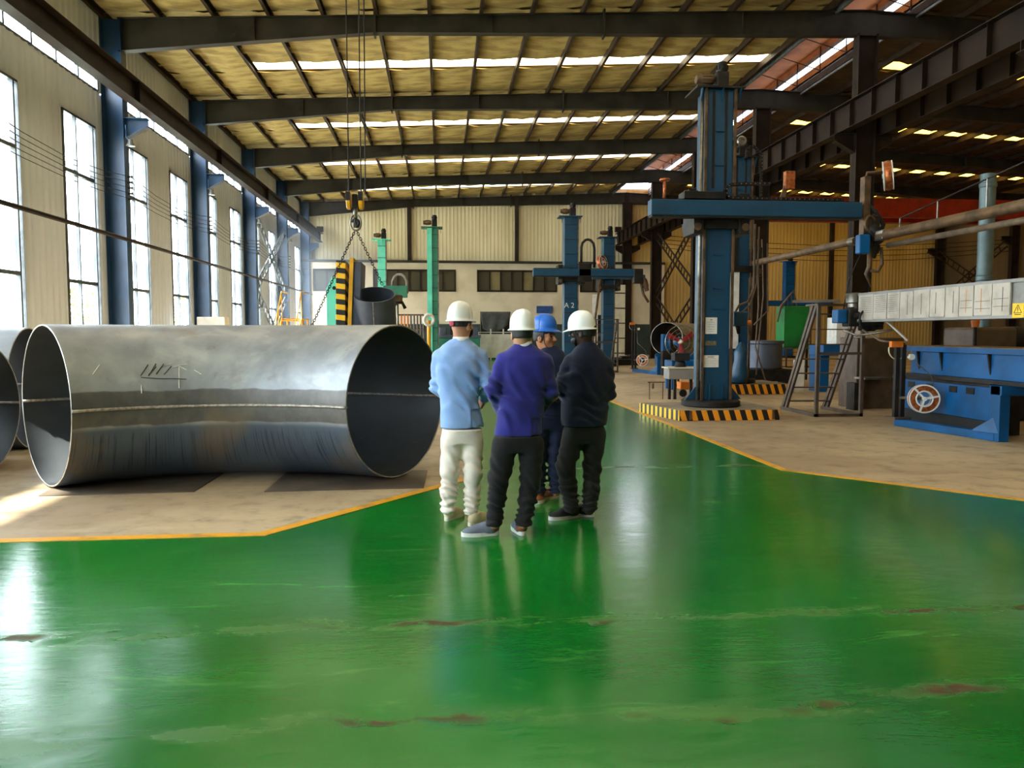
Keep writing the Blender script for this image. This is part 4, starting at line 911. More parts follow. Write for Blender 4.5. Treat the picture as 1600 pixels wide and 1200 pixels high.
pm('rubber_black', '#141312', '#0d0c0c', scale=6, rough=.7); pm('cable_brown', '#6e5a45', '#574634', scale=6, rough=.6); pm('tarp', '#4b4d4c', '#3b3d3c', scale=2.5, rough=.7, bump=.2); pm('plinth_concrete', '#8f8270', '#776b5a', scale=3, rough=.8, bump=.15)
pm('brass_plate', '#8a8160', '#706848', scale=30, rough=.4, metal=.5); pm('red_blade', '#c2242c', '#a51a22', scale=5, rough=.4); pm('sign_yellow', '#f0c400', '#e2b600', scale=5, rough=.5); pm('ink_black', '#121212', '#0c0c0c', scale=5, rough=.7); pm('sign_blue', '#24508f', '#1c4279', scale=5, rough=.6)
pm('dark_steel', '#5b616e', '#474c58', scale=1.2, rough=.42, metal=.45)
def hazard(name, yel, kx, ky, kz, blk='#15120f', duty=.5):
    m, nt, b = nodes_of(name); co = nd(nt, 'ShaderNodeTexCoord').outputs['Object']; sp = nd(nt, 'ShaderNodeSeparateXYZ'); nt.links.new(co, sp.inputs[0])
    q = mth(nt, 'ADD', mth(nt, 'ADD', mth(nt, 'MULTIPLY', sp.outputs[0], kx), mth(nt, 'MULTIPLY', sp.outputs[1], ky)), mth(nt, 'MULTIPLY', sp.outputs[2], kz))
    f = mth(nt, 'GREATER_THAN', mth(nt, 'FRACT', q), duty); n = noise(nt, co, 9, 5); c = mixc(nt, f, lin(yel), lin(blk)); c = mixc(nt, mth(nt, 'MULTIPLY', ramp(nt, n, .6, .75), .5), c, lin('#5a4a35'))
    nt.links.new(c, b.inputs['Base Color']); b.inputs['Roughness'].default_value = .5; return m
hazard('hazard_front', '#f09a1c', 5.0, .0, 1.6); hazard('hazard_side', '#f2c81e', 0, 6.0, 0); hazard('hazard_upright', '#f0bb16', .6, .6, 5.2)
def chainloop(pts, par, name='cable_chain', w_=.09, h_=.05):
    """drag chain: links with bright pins along a path"""
    mb = MB(); pins = MB(); pts = [Vector(p) for p in pts]
    tot = 0; P = [pts[0]]
    for a, c in zip(pts, pts[1:]):
        n = max(1, int((c - a).length / .085))
        for i in range(1, n + 1): P.append(a + (c - a) * i / n)
    for a, c in zip(P, P[1:]):
        mb.bar(a + (c - a) * .06, c - (c - a) * .06, w_, h_, up=(0, 0, 1) if abs((c - a).normalized().z) < .9 else (1, 0, 0))
        mid = (a + c) / 2; pins.cyl(mid - Vector((0, w_ / 2 + .008, 0)), mid + Vector((0, w_ / 2 + .008, 0)), .012, n=6)
    o = mb.build(name, 'machine_dark', par); pins.build('chain_pin', 'steel_bar', o); return o
def motor(c, axis, par, r=.11, L=.3, mat='grey_paint'):
    mb = MB(); c = Vector(c); a = Vector(axis).normalized()
    mb.lathe(c, a, [(0, 0), (r * .8, 0), (r * .9, .02), (r, .04), (r, L * .72), (r * .88, L * .76), (r * .88, L * .96), (r * .7, L), (0, L)], 18)
    for k in range(10):
        q = 2 * math.pi * k / 10; u = a.orthogonal().normalized(); v = a.cross(u); d = u * math.cos(q) + v * math.sin(q)
        mb.bar(c + a * .06 + d * r * 1.02, c + a * L * .68 + d * r * 1.02, .012, .03, up=d)
    return mb.build('motor', mat, par, smooth=True, auto=40)
def manipulator(x, y, label, paint, z0=.0, top=5.9, wd=.50, dp=.5, boom=None, boomz=3.74, carr=True, detail=True, front=-1, motors=True):
    r = root('welding_manipulator', label, 'welding machine', (x, y, z0)); yf = y - dp / 2
    MB().lathe((x, y, z0), (0, 0, 1), [(0, 0), (.5, 0), (.54, .02), (.54, .10), (.5, .13), (0, .13)], 32).build('base_ring', 'machine_dark', r, smooth=True, auto=40)
    col = MB().box(x - wd / 2, x + wd / 2, yf, y + dp / 2, z0 + .13, top).build('column', paint, r, bevel=.012)
    if detail:
        for sx in (-.12, .12): MB().box(x + sx - .012, x + sx + .012, yf - .05, yf + .01, z0 + .13, z0 + .42).build('gusset', paint, r)
        for sx in (-.115, .115): MB().box(x + sx - .022, x + sx + .022, yf - .012, yf + .004, 4.15, top - .03).build('column_rib', 'machine_dark', col)
        for z in (2.95, 2.35, 1.98, 4.55, 5.15): MB().box(x - .075, x + .075, yf - .045, yf, z, z + .02).build('step', paint, col)
        for s in (-1, 1): MB().box(x + s * (wd / 2 + .02) - .02, x + s * (wd / 2 + .02) + .02, yf - .06, yf - .01, z0 + .13, top).build('guide_strip', 'rust_brown', r)
        MB().cyl((x - wd / 2 - .075, yf + .02, z0 + .13), (x - wd / 2 - .075, yf + .02, top), .035, n=12).build('guide_rail', 'steel_bar', r, smooth=True)
        for s in (-1, 1):
            mb = MB(); mb.add([(x + s * wd / 2, yf + .1, z0 + .13), (x + s * (wd / 2 + .28), yf + .1, z0 + .13), (x + s * wd / 2, yf + .1, z0 + .48), (x + s * wd / 2, yf + .13, z0 + .13), (x + s * (wd / 2 + .28), yf + .13, z0 + .13), (x + s * wd / 2, yf + .13, z0 + .48)], [(0, 1, 2), (5, 4, 3), (0, 3, 4, 1), (1, 4, 5, 2), (2, 5, 3, 0)]); mb.build('gusset', paint, r)
    else:
        for k in range(9): z = 1.2 + k * .55; MB().box(x - wd / 2 - .004, x + wd / 2 + .004, yf - .012, yf + .01, z, z + .018).build('column_band', 'machine_dark', col)
        MB().box(x + wd / 2, x + wd / 2 + .05, yf, yf + .06, z0 + .13, top).build('guide_strip', 'steel_bar', r)
    tp = MB().box(x - .46, x + .42, y - .36, y + .36, top, top + .035).build('top_plate', paint if not detail else 'machine_dark', r)
    for sx in (-.36, .02, .34): MB().add([(x + sx, yf, top), (x + sx, yf - .1, top), (x + sx, yf, top - .22), (x + sx + .02, yf, top), (x + sx + .02, yf - .1, top), (x + sx + .02, yf, top - .22)], [(0, 1, 2), (5, 4, 3), (0, 3, 4, 1), (1, 4, 5, 2), (2, 5, 3, 0)]).build('bracket', paint, tp)
    if motors:
        MB().box(x - .02, x + .2, y - .14, y + .14, top + .035, top + .36).build('gearbox', 'machine_dark', r, bevel=.02)
        motor((x - .04, y, top + .24), (-1, 0, 0), r, .09, .34, 'rust_brown'); motor((x + .09, y - .05, top + .34), (0, 0, 1), r, .1, .2, 'machine_dark')
    if carr:
        MB().box(x - .5, x + .5, yf - .12, y + dp / 2 + .06, boomz - .32, boomz - .16).build('carriage', 'machine_dark', r, bevel=.01)
        for s in (-1, 1):
            MB().box(x + s * .42 - .09, x + s * .42 + .09, yf - .18, y + .2, boomz - .42, boomz + .30).build('carriage_cheek', 'machine_dark', r, bevel=.01)
            MB().cyl((x + s * .44, yf - .2, boomz - .30), (x + s * .44, yf - .1, boomz - .30), .07, n=14).build('carriage_roller', 'rust_brown', r)
    if boom:
        x0, x1 = boom; bm_ = MB().box(x0, x1, yf - .40, yf - .15, boomz - .135, boomz + .135).build('boom', paint, r, bevel=.012)
        MB().box(x0 + .02, x1 - .02, yf - .30, yf - .24, boomz + .135, boomz + .165).build('boom_rack', 'machine_dark', bm_)
        MB().box(x0 + .02, x1 - .02, yf - .38, yf - .17, boomz - .165, boomz - .135).build('boom_rail', 'machine_dark', bm_)
    return r
# ---- nearest machine on its striped plinth
P0 = [(4.17, 13.12), (5.98, 13.12), (5.98, 14.75), (3.85, 14.62)]
pl = root('concrete_plinth', 'low concrete plinth with orange and black stripes under the nearest blue column', 'plinth', (5.0, 13.9, 0))
MB().prism(P0, 0, .19).build('block', 'plinth_concrete', pl)
MB().box(4.17, 5.98, 13.105, 13.12, .004, .185).build('striped_front', 'hazard_front', pl)
mb = MB(); mb.bar((4.155, 13.12, .095), (3.838, 14.61, .095), .014, .18); mb.build('striped_side', 'hazard_side', pl)
for x in (4.35, 5.86): MB().box(x - .02, x + .02, 13.08, 13.106, .02, .18).build('clamp_bar', 'rust_brown', pl)
M1 = manipulator(5.0, 13.92, 'tall blue welding manipulator with long horizontal arm, nearest of the blue columns', 'paint_blue', z0=.19, boom=(3.65, 7.5), boomz=3.74)
yf = 13.92 - .25
for (x0, x1, z0, z1, nmx, mt) in ((4.79, 5.01, 1.53, 1.83, 'notice_sheet', 'paper'), (4.75, 5.05, .92, 1.14, 'notice_sheet', 'paper'), (4.79, 5.0, 1.32, 1.40, 'name_plate', 'brass_plate')):
    q = MB().box(x0, x1, yf - .008, yf - .001, z0, z1).build(nmx, mt, M1)
    n = 6 if nmx == 'notice_sheet' else 2
    for k in range(n):
        zz = z1 - (z1 - z0) * (k + 1) / (n + 1.0); inset = .03 + (.06 if k == 0 else .0) + .01 * (k % 3)
        MB().box(x0 + inset, x1 - inset - .01 * (k % 2), yf - .0095, yf - .008, zz - (.006 if k == 0 else .002), zz + (.006 if k == 0 else .002)).build('print_line', 'paper_ink', q)
# cable chain on the boom, pulley reel, copper spool
yb = yf - .27
pts = [(7.2, yb, 3.93), (5.2, yb, 3.93)] + [(5.14 - .12 * math.sin(a), yb, 4.05 - .12 * math.cos(a)) for a in (.4, .9, 1.57, 2.2, 2.8)] + [(5.25, yb, 4.18), (5.85, yb, 4.20)]
chainloop(pts, M1)
MB().box(4.25, 5.0, yf - .36, yf - .02, 3.90, 4.03).build('boom_drive', 'machine_dark', M1, bevel=.01); motor((4.55, yf - .2, 4.0), (-1, 0, .0), M1, .08, .26, 'machine_dark')
mb = MB(); mb.tube([(3.92, yb, 3.9), (3.92, yb, 4.2)], .03, 8); mb.ring((3.92, yb, 4.23), (0, 0, 1), .07, .025, 16, 6); mb.build('wire_guide', 'copper', M1, smooth=True)
mb = MB(); mb.bar((6.05, yb, 3.9), (6.2, yb, 4.35), .08, .05, up=(0, 1, 0)); mb.build('cable_stay', 'rust_brown', M1); MB().box(6.1, 6.28, yb - .06, yb + .06, 4.1, 4.42).build('junction_box', 'copper', M1, bevel=.015)
# welding head hanging from the arm's end
hx = 7.62; 
MB().box(hx - .06, hx + .06, yb - .08, yb + .08, 3.05, 4.35).build('head_slide', 'rust_brown', M1, bevel=.01)
mb = MB(); mb.tube([(hx, yb, 4.3), (hx + .02, yb, 4.42), (hx + .38, yb, 4.44)], .028, 8); mb.build('spool_arm', 'rust_brown', M1, smooth=True)
def spool(c, ax, par, R=.2, w_=.1, core='copper'):
    c = Vector(c); a = Vector(ax).normalized(); mb = MB(); mb.lathe(c - a * w_ / 2, a, [(R * .55, 0), (R * .86, 0), (R * .93, w_ * .2), (R * .95, w_ * .5), (R * .93, w_ * .8), (R * .86, w_), (R * .55, w_), (R * .55, 0)], 28)
    o = mb.build('wire_spool', core, par, smooth=True, auto=50); mb = MB()
    for s in (-1, 1): mb.ring(c + a * s * w_ * .52, a, R * .90, .012, 28, 6); mb.ring(c + a * s * w_ * .52, a, R * .5, .012, 20, 6)
    u = a.orthogonal().normalized(); v = a.cross(u)
    for s in (-1, 1):
        for k in range(3): q = k * 2.094 + .5; d = u * math.cos(q) + v * math.sin(q); mb.bar(c + a * s * w_ * .52, c + a * s * w_ * .52 + d * R * .9, .03, .012, up=a)
    mb.cyl(c - a * w_ * .7, c + a * w_ * .7, R * .14, n=12); mb.build('spool_frame', 'white_trim', o, smooth=True, auto=40); return o
spool((hx + .42, yb, 4.38), (.85, -.5, .1), M1, .28, .14)
MB().box(7.42, 7.62, yb - .22, yb - .06, 2.96, 3.3).build('control_box', 'paint_blue_bright', M1, bevel=.02)
motor((7.66, yb - .1, 3.45), (.5, -.2, -.6), M1, .1, .36, 'machine_dark'); motor((7.85, yb, 3.2), (-.2, 0, -1), M1, .07, .3, 'machine_dark')
MB().box(7.68, 7.86, yb - .1, yb + .1, 3.28, 3.66).build('wire_feeder', 'machine_dark', M1, bevel=.02); MB().ring((7.66, yb - .12, 3.5), (.4, -.9, 0), .13, .03, 20, 6).build('feed_wheel', 'rust_brown', M1, smooth=True)
mb = MB(); mb.tube([(7.74, yb, 3.3), (7.74, yb, 2.75), (7.68, yb, 2.62), (7.78, yb, 2.38)], [.05, .045, .035, .012], 10); mb.tube([(7.95, yb, 3.1), (7.98, yb, 2.8), (7.9, yb, 2.66), (7.76, yb, 2.68)], .03, 8); mb.build('welding_torch', 'rust_brown', M1, smooth=True)
mb = MB(); mb.tube([(hx, yb, 3.9), (7.8, yb - .05, 3.72), (7.98, yb, 3.5), (7.9, yb, 3.3)], .04, 8); mb.tube([(7.5, yb - .14, 2.98), (7.3, yb - .1, 2.5), (7.27, yb, 1.95)], .012, 6); mb.build('cable', 'rubber_black', M1, smooth=True)
# ---- second machine behind it
p2 = root('concrete_plinth', 'striped concrete plinth behind the nearest blue column', 'plinth', (7.7, 19.2, 0)); MB().box(6.9, 8.75, 18.65, 20.3, 0, .26).build('block', 'plinth_concrete', p2); MB().box(6.9, 8.75, 18.635, 18.65, .01, .255).build('striped_front', 'hazard_front', p2)
M2 = manipulator(7.55, 19.3, 'blue welding manipulator half hidden behind the nearest one', 'paint_blue', z0=.26, top=5.95, boom=None, carr=True, boomz=3.4)
chainloop([(8.0, 18.9, 4.6), (8.0, 18.9, 6.0)] + [(7.9 - .15 * (1 - math.cos(a)), 18.9, 6.05 + .15 * math.sin(a)) for a in (.5, 1.2, 2.0, 2.7)] + [(7.6, 18.9, 5.9)], M2)
MB().lathe((7.45, 18.85, 6.3), (0, -1, 0), [(0, 0), (.12, 0), (.13, .03), (.1, .06), (.05, .06), (.05, .03), (0, .03)], 20).build('pulley', 'steel_bar', M2, smooth=True, auto=40)
MB().box(7.28, 7.52, 18.98, 19.0, 1.15, 3.2).build('scale_board', 'paper', M2); MB().box(7.13, 7.25, 18.98, 19.0, 1.0, 1.55).build('scale_board', 'paper', M2)
MB().box(7.30, 7.47, 19.0, 19.03, 3.2, 4.2).build('gear_rack', 'machine_dark', M2)
mb = MB(); mb.lathe((7.45, 18.72, .3), (0.05, 0, 1), [(0, 0), (.2, 0), (.22, .2), (.15, .55), (.17, .75), (.06, 1.0), (0, 1.02)], 16); mb.build('cable_sack', 'paint_blue', M2, smooth=True)
for k, (pp) in enumerate(([(8.05, 18.9, 3.9), (8.1, 18.85, 2.5), (8.0, 18.8, 1.5), (7.85, 18.6, .5)], [(7.95, 18.9, 3.9), (7.98, 18.85, 2.2), (7.9, 18.8, 1.2), (8.1, 18.6, .35)], [(8.2, 18.9, 3.8), (8.22, 18.85, 2.1), (7.85, 18.8, 1.75)])): MB().tube(pp, .02, 8).build('cable', 'cable_brown', M2, smooth=True)
# pendant control hung on M1's cables
pc = root('control_pendant', 'dark blue pendant control box hanging beside the nearest column', 'control box', tuple(at(1156, 502, 14.2)))
c = at(1156, 500, 14.2); MB().box(c.x - .16, c.x + .12, c.y - .1, c.y + .1, c.z - .12, c.z + .16).build('case', 'paint_blue', pc, bevel=.03)
MB().cyl((c.x + .12, c.y - .02, c.z - .05), (c.x + .2, c.y - .02, c.z - .05), .05, n=12).build('stop_button', 'paint_orange', pc)
mb = MB(); mb.tube([(c.x - .1, c.y, c.z + .14), (c.x - .02, c.y, c.z + .28), (c.x + .15, c.y, c.z + .34), (c.x + .26, c.y, c.z + .6), (c.x + .26, c.y, 3.6)], .022, 8); mb.tube([(c.x + .05, c.y, c.z + .15), (c.x + .2, c.y, c.z + .3), (c.x + .32, c.y, c.z + .7), (c.x + .34, c.y, 3.55)], .016, 8); mb.build('cable', 'cable_brown', pc, smooth=True)
mb = MB(); mb.tube([(c.x - .05, c.y - .02, c.z - .1), (c.x - .02, c.y, c.z - .26)], [.05, .03], 8); mb.build('cable_gland', 'machine_dark', pc, smooth=True)
# ---- farther machines
M3 = manipulator(4.88, 29.15, 'blue welding manipulator marked A 2 above the white hard hats', 'paint_blue', boom=(3.4, 7.25), boomz=3.8, detail=False)
text_mesh('lettering', 'A 2', .27, (4.82, 28.885, 2.58), (1, 0, 0), (0, 0, 1), MATS['paper'], M3)
mb = MB(); mb.tube([(5.25, 28.8, 4.1), (5.25, 28.8, 4.75)] + [(5.5 - .25 * math.cos(a), 28.8, 4.75 + .3 * math.sin(a)) for a in (.6, 1.2, 1.57, 2.0, 2.6)] + [(5.75, 28.8, 4.7), (5.75, 28.8, 4.0)], .05, 8); mb.build('hose_loop', 'machine_dark', M3, smooth=True)
MB().box(5.1, 5.6, 28.5, 29.0, 3.45, 4.15).build('drive_unit', 'machine_dark', M3, bevel=.03); MB().box(7.2, 7.55, 28.45, 28.75, 3.4, 3.95).build('welding_head', 'machine_dark', M3, bevel=.03); motor((7.6, 28.6, 3.6), (.3, 0, -1), M3, .1, .5, 'rust_brown')
mb = MB(); mb.tube([(7.5, 28.6, 3.4), (7.6, 28.6, 3.0), (7.8, 28.6, 2.7)], .05, 8); mb.build('welding_torch', 'rust_brown', M3, smooth=True)
M4 = manipulator(7.66, 35.2, 'blue welding manipulator standing behind the one marked A 2', 'paint_blue', boom=None, detail=False, boomz=3.9)
MB().box(6.9, 7.15, 34.9, 34.93, 1.0, 3.3).build('scale_board', 'paper', M4); spool((7.3, 34.8, 4.75), (.7, -.7, .2), M4, .35, .18); motor((7.6, 34.8, 4.5), (.8, 0, -.5), M4, .12, .6, 'machine_dark')
MB().box(6.85, 9.3, 34.7, 34.95, 4.0, 4.2).build('boom', 'paint_blue', M4)
MT1 = manipulator(-.36, 32.6, 'teal welding column with a motor on top, right of the hook', 'paint_green_dark', wd=.42, boom=None, carr=False, detail=False)
MB().box(-.58, -.38, 32.3, 32.36, .13, 5.88).build('face_plate', 'paint_teal', MT1)
MT2 = manipulator(-2.78, 37.0, 'farther teal welding column with a motor on top, behind the chain', 'paint_teal', wd=.36, boom=None, carr=False, detail=False)
MB().box(-2.7, -1.6, 36.5, 36.9, 3.2, 3.75).build('boom', 'paint_green_dark', MT2, bevel=.02); mb = MB(); mb.tube([(-2.3, 36.6, 3.7)] + [(-1.95 - .35 * math.cos(a), 36.6, 3.8 + .5 * math.sin(a)) for a in (.3, .8, 1.3, 1.8, 2.3, 2.8)] + [(-1.6, 36.6, 3.4)], .06, 8); mb.build('hose_loop', 'grey_paint', MT2, smooth=True)
M5 = manipulator(21.35, 46, 'small distant blue manipulator under the brown pole in the second aisle', 'paint_blue_bright', wd=.55, boom=(19.6, 23.8), boomz=3.35, carr=False, detail=False)
# ---- steel access steps
def steps(x, y, label, s=1.0, wd=.86, hgt=2.08, run=1.25, n=7):
    r = root('access_steps', label, 'steps', (x + wd / 2, y + run / 2, 0)); m_ = 'brown_steel'
    for k, xx in enumerate((x, x + wd)):
        for o_ in (0, .14): MB().bar((xx, y + run + o_, .03), (xx, y + .06 + o_, hgt), .045, .075, up=(0, 1, 0)).build('stringer', m_, r)
        MB().box(xx - .03, xx + .03, y - .03, y + .03, .0, hgt - (.03 if k else 0)).build('post', m_, r); MB().box(xx - .03, xx + .03, y - .03, y + run + .2, 0, .06).build('foot_bar', m_, r)
    for i in range(n): t = (i + .7) / (n + .3); yy = y + run + .07 - (run - .06) * t; MB().box(x, x + wd, yy - .09, yy + .09, hgt * t - .02, hgt * t).build('tread', m_, r)
    MB().box(x - .05, x + wd + .05, y - .05, y + .42, hgt - .03, hgt).build('landing', m_, r); MB().box(x, x + wd, y - .02, y + .02, .55 * hgt, .55 * hgt + .05).build('cross_bar', m_, r); MB().box(x, x + wd, y - .025, y + .025, .0, .055).build('foot_bar', m_, r)
    return r
steps(6.88, 13.55, 'brown steel access steps beside the nearest blue column')
steps(6.0, 29.6, 'dark steel access steps behind the person in the dark shirt', n=6)
steps(15.3, 33.0, 'brown steel steps near the green cabinet', wd=1.1, n=5)
# ---- long pipe boom along the aisle
pb = root('pipe_boom', 'long brown round pole boom running overhead towards the viewer', 'boom', (7.9, 13.5, 3.2))
MB().tube([(7.75, 18.6, 3.28), (7.75, 14.1, 3.27)], .075, 14).build('pole', 'rust_brown', pb, smooth=True, auto=40); MB().tube([(7.75, 14.1, 3.27), (7.75, 13.9, 3.27)], .08, 14).build('pole_sleeve', 'steel_bar', pb, smooth=True, auto=40)
MB().tube([(7.78, 13.2, 3.27), (7.78, 7.5, 3.25)], .085, 14).build('pole', 'rust_brown', pb, smooth=True, auto=40); MB().box(7.70, 7.86, 12.95, 13.2, 3.18, 3.36).build('pole_clamp', 'steel_bar', pb, bevel=.02)
for y in (12.6, 11.6, 10.5, 9.3, 8.2): MB().cyl((7.8, y, 3.3), (7.8, y, 3.5 + (12.6 - y) * .12), .014, n=6).build('cable_post', 'steel_bar', pb)
MB().tube([(7.8, 12.6, 3.5), (7.8, 8.2, 4.03)], .012, 6).build('cable', 'machine_dark', pb); MB().tube([(7.9, 13.1, 3.1), (7.9, 7.5, 3.06)], .05, 10).build('hose', 'cable_brown', pb, smooth=True)
# ---- paper covered beam with welding head
bb = root('inspection_beam', 'grey beam covered with white paper sheets running towards the viewer', 'beam', (7.45, 10.5, 1.72)); 
MB().box(7.26, 7.66, 7.6, 12.85, 1.735, 2.235).build('beam_body', 'grey_paint', bb, bevel=.01)
for z in (1.735, 2.19): MB().box(7.225, 7.26, 7.6, 12.85, z, z + .045).build('edge_rail', 'grey_paint', bb)
ys = [12.82, 12.35, 11.95, 11.6, 11.25, 10.85, 10.5, 10.2, 9.9, 9.55, 9.22]
for k in range(10):
    y1, y0 = ys[k], ys[k + 1]; q = MB().box(7.222 - .002 * (k % 2), 7.245, y0 + .008, y1 - .008, 1.772 + .006 * (k % 3), 2.198 - .006 * (k % 2)).build('paper_sheet', 'paper_shaded', bb); xx = 7.221 - .002 * (k % 2)
    if k < 3:
        for j in range(9): MB().box(xx - .001, xx, y0 + .04, y1 - .05 - .02 * (j % 2), 2.15 - j * .032, 2.155 - j * .032).build('print_line', 'paper_ink', q)
    else:
        ym = (y0 + y1) / 2 + .03 * ((k % 3) - 1); MB().box(xx - .001, xx, ym - .006, ym + .006, 1.83, 2.14).build('print_line', 'paper_orange' if k in (7, 8) else 'paper_ink', q)
        if k > 6:
            for j in range(2): zz = 1.87 + .1 * j + .02 * (k % 2); MB().box(xx - .001, xx, y0 + .03, y1 - .03, zz, zz + .006).build('print_line', 'paper_ink', q)
sg = MB().box(7.215, 7.225, 8.98, 9.17, 1.74, 1.92).build('warning_sign', 'sign_yellow', bb)
tri = [(9.14, 1.80), (9.01, 1.80), (9.075, 1.90)]
mb = MB(); 
for a_, c_ in zip(tri, tri[1:] + tri[:1]): mb.bar((7.214, a_[0], a_[1]), (7.214, c_[0], c_[1]), .002, .008, up=(0, 0, 1)) if abs(a_[1] - c_[1]) < 1e-6 else mb.bar((7.214, a_[0], a_[1]), (7.214, c_[0], c_[1]), .008, .002, up=(1, 0, 0))
mb.box(7.2135, 7.2145, 9.069, 9.081, 1.825, 1.87); mb.box(7.2135, 7.2145, 9.069, 9.081, 1.81, 1.818); mb.box(7.2135, 7.2145, 9.02, 9.13, 1.775, 1.785); mb.build('symbol', 'ink_black', sg)
sg2 = MB().box(7.215, 7.225, 8.5, 8.97, 1.74, 1.92).build('notice_board', 'paper', bb); text_mesh('lettering', 'C', .13, (7.212, 8.90, 1.855), (0, -1, 0), (0, 0, 1), MATS['sign_blue'], sg2); MB().box(7.2135, 7.2145, 8.6, 8.95, 1.765, 1.785).build('print_line', 'sign_blue', sg2)
# head at its far end
hc = Vector((7.3, 12.95, 1.75))
MB().box(6.90, 7.08, 12.9, 13.12, 1.72, 1.96).build('feed_motor_box', 'paint_blue_bright', bb, bevel=.02); MB().box(7.08, 7.28, 12.85, 13.1, 1.66, 1.98).build('feed_unit', 'machine_dark', bb, bevel=.02)
MB().lathe((7.22, 12.98, 2.0), (0, 0, 1), [(0, 0), (.09, 0), (.09, .06), (.13, .08), (.13, .22), (.14, .24), (.10, .25), (0, .25)], 20).build('flux_hopper', 'steel_bar', bb, smooth=True, auto=40)
for (a_, d_) in (((7.15, 12.8, 1.85), (1, -.2, 0)), ((7.2, 12.75, 1.75), (1, -.3, -.1)), ((7.25, 12.85, 1.63), (.9, -.3, .05))): motor(a_, d_, bb, .05, .4, 'machine_dark')
MB().ring((7.3, 12.7, 1.78), (.4, -.9, 0), .16, .02, 24, 6).build('wire_conduit', 'rubber_black', bb, smooth=True); MB().tube([(7.0, 12.9, 1.6), (7.2, 12.8, 1.5), (7.45, 12.6, 1.55), (7.6, 12.4, 1.6)], .02, 8).build('hose', 'steel_bar', bb, smooth=True)
MB().tube([(7.42, 12.6, 1.85), (7.55, 12.4, 1.7), (7.72, 12.15, 1.42)], .018, 8).build('wire_conduit', 'paper', bb, smooth=True); MB().tube([(7.3, 12.8, 1.6), (7.45, 12.5, 1.42), (7.68, 12.15, 1.36)], .02, 8).build('hose', 'cable_brown', bb, smooth=True)
MB().bar((6.4, 13.6, 2.12), (7.1, 13.2, 2.12), .05, .05).build('hand_rail', 'brown_steel', bb); MB().box(7.36, 7.52, 8.0, 8.2, 0, 1.735).build('support_post', 'machine_dark', bb)
# ---- spool stand on a blue floor arm
def spool_stand(p, q, label, hgt=1.35, arm='paint_blue_bright'):
    p, q = Vector(p), Vector(q); r = root('spool_stand', label, 'wire stand', (p.x, p.y, 0)); d = (q - p).normalized(); sd = Vector((d.y, -d.x, 0))
    MB().bar(p + Vector((0, 0, .06)), q + Vector((0, 0, .06)), .16, .12).build('floor_arm', arm, r, bevel=.01)
    for o_ in (-.06, .06): c_ = p + sd * o_; MB().box(c_.x - .035, c_.x + .035, c_.y - .035, c_.y + .035, .12, hgt).build('post', 'machine_dark', r)
    MB().box(p.x - .14, p.x + .14, p.y - .14, p.y + .14, .12, .15).build('foot_plate', 'brown_steel', r); MB().box(p.x - .19, p.x + .02, p.y - .06, p.y + .02, hgt - .04, hgt + .06).build('bracket', 'paint_orange', r, bevel=.01)
    sp_ = Vector((p.x + .27, p.y - .26, .47)); spool(sp_, (-.32, -.93, .04), r, .25, .11); MB().cyl((p.x, p.y, .47), tuple(sp_), .025, n=8).build('axle', 'steel_bar', r)
    mb = MB(); mb.tube([(sp_.x + .2, sp_.y, .55), (sp_.x + .12, sp_.y, .85), (p.x + .12, p.y - .05, 1.15), (p.x + .08, p.y, hgt)], .008, 6); mb.build('welding_wire', 'steel_bar', r)
    mb = MB(); mb.lathe((p.x + .16, p.y - .06, hgt - .2), (0, -1, 0), [(0, -.03), (.05, -.03), (.05, .03), (0, .03)], 14); mb.build('wire_roller', 'paper', r, smooth=True, auto=40)
    MB().ring((p.x - .04, p.y, hgt - .08), (0, 1, 0), .16, .012, 20, 6, 1.2, 4.2).build('wire_guide', 'cream_paint', r, smooth=True)
    u = Vector((0, 0, 1)); 
    leg = MB(); leg.box(q.x - .07, q.x + .09, q.y - .1, q.y + .1, 0, .80); leg.build('frame_leg', arm, r, bevel=.01); MB().box(q.x - .07, q.x + 1.3, q.y - .12, q.y + .12, .66, .80).build('frame_beam', arm, r, bevel=.01)
    MB().add([(q.x - .07, q.y - .09, .12), (q.x - .07, q.y + .09, .12), (q.x - .07, q.y + .02, .34), (q.x - .2, q.y + .3, .12)], [(0, 1, 2), (0, 2, 3), (1, 3, 2), (0, 3, 1)]).build('gusset', arm, r)
    return r
spool_stand((7.6, 12.15, 0), (7.93, 10.25, 0), 'dark wire spool stand on a blue floor arm, front of the work bench')
spool_stand((7.62, 30.0, 0), (7.98, 27.8, 0), 'distant wire spool stand on a blue floor arm near the fan', hgt=1.9)
# ---- blue roller bed and dark machine behind
bd = root('machine_bed', 'long blue steel machine bed with ribs behind the spool stand', 'machine', (8.4, 10.5, 0)); 
MB().box(8.05, 8.75, 7.8, 12.55, .86, 1.24).build('bed_body', 'paint_blue_bright', bd, bevel=.01); MB().box(7.98, 8.85, 7.7, 12.65, 1.24, 1.32).build('bed_flange', 'paint_blue_bright', bd); MB().box(7.98, 8.85, 7.7, 12.7, 1.32, 1.335).build('bed_top', 'rust_brown', bd); MB().box(8.0, 8.8, 7.8, 12.6, .80, .86).build('bed_foot', 'machine_dark', bd)
for y in (12.3, 11.7, 10.6, 9.6, 8.8): MB().add([(8.06, y, .88), (8.06, y, 1.24), (7.99, y, 1.24), (8.06, y + .03, .88), (8.06, y + .03, 1.24), (7.99, y + .03, 1.24)], [(0, 1, 2), (5, 4, 3), (0, 3, 4, 1), (1, 4, 5, 2), (2, 5, 3, 0)]).build('bed_rib', 'machine_dark', bd)
MB().box(8.4, 8.7, 10.8, 12.4, 0, .8).build('bed_stand', 'machine_dark', bd)
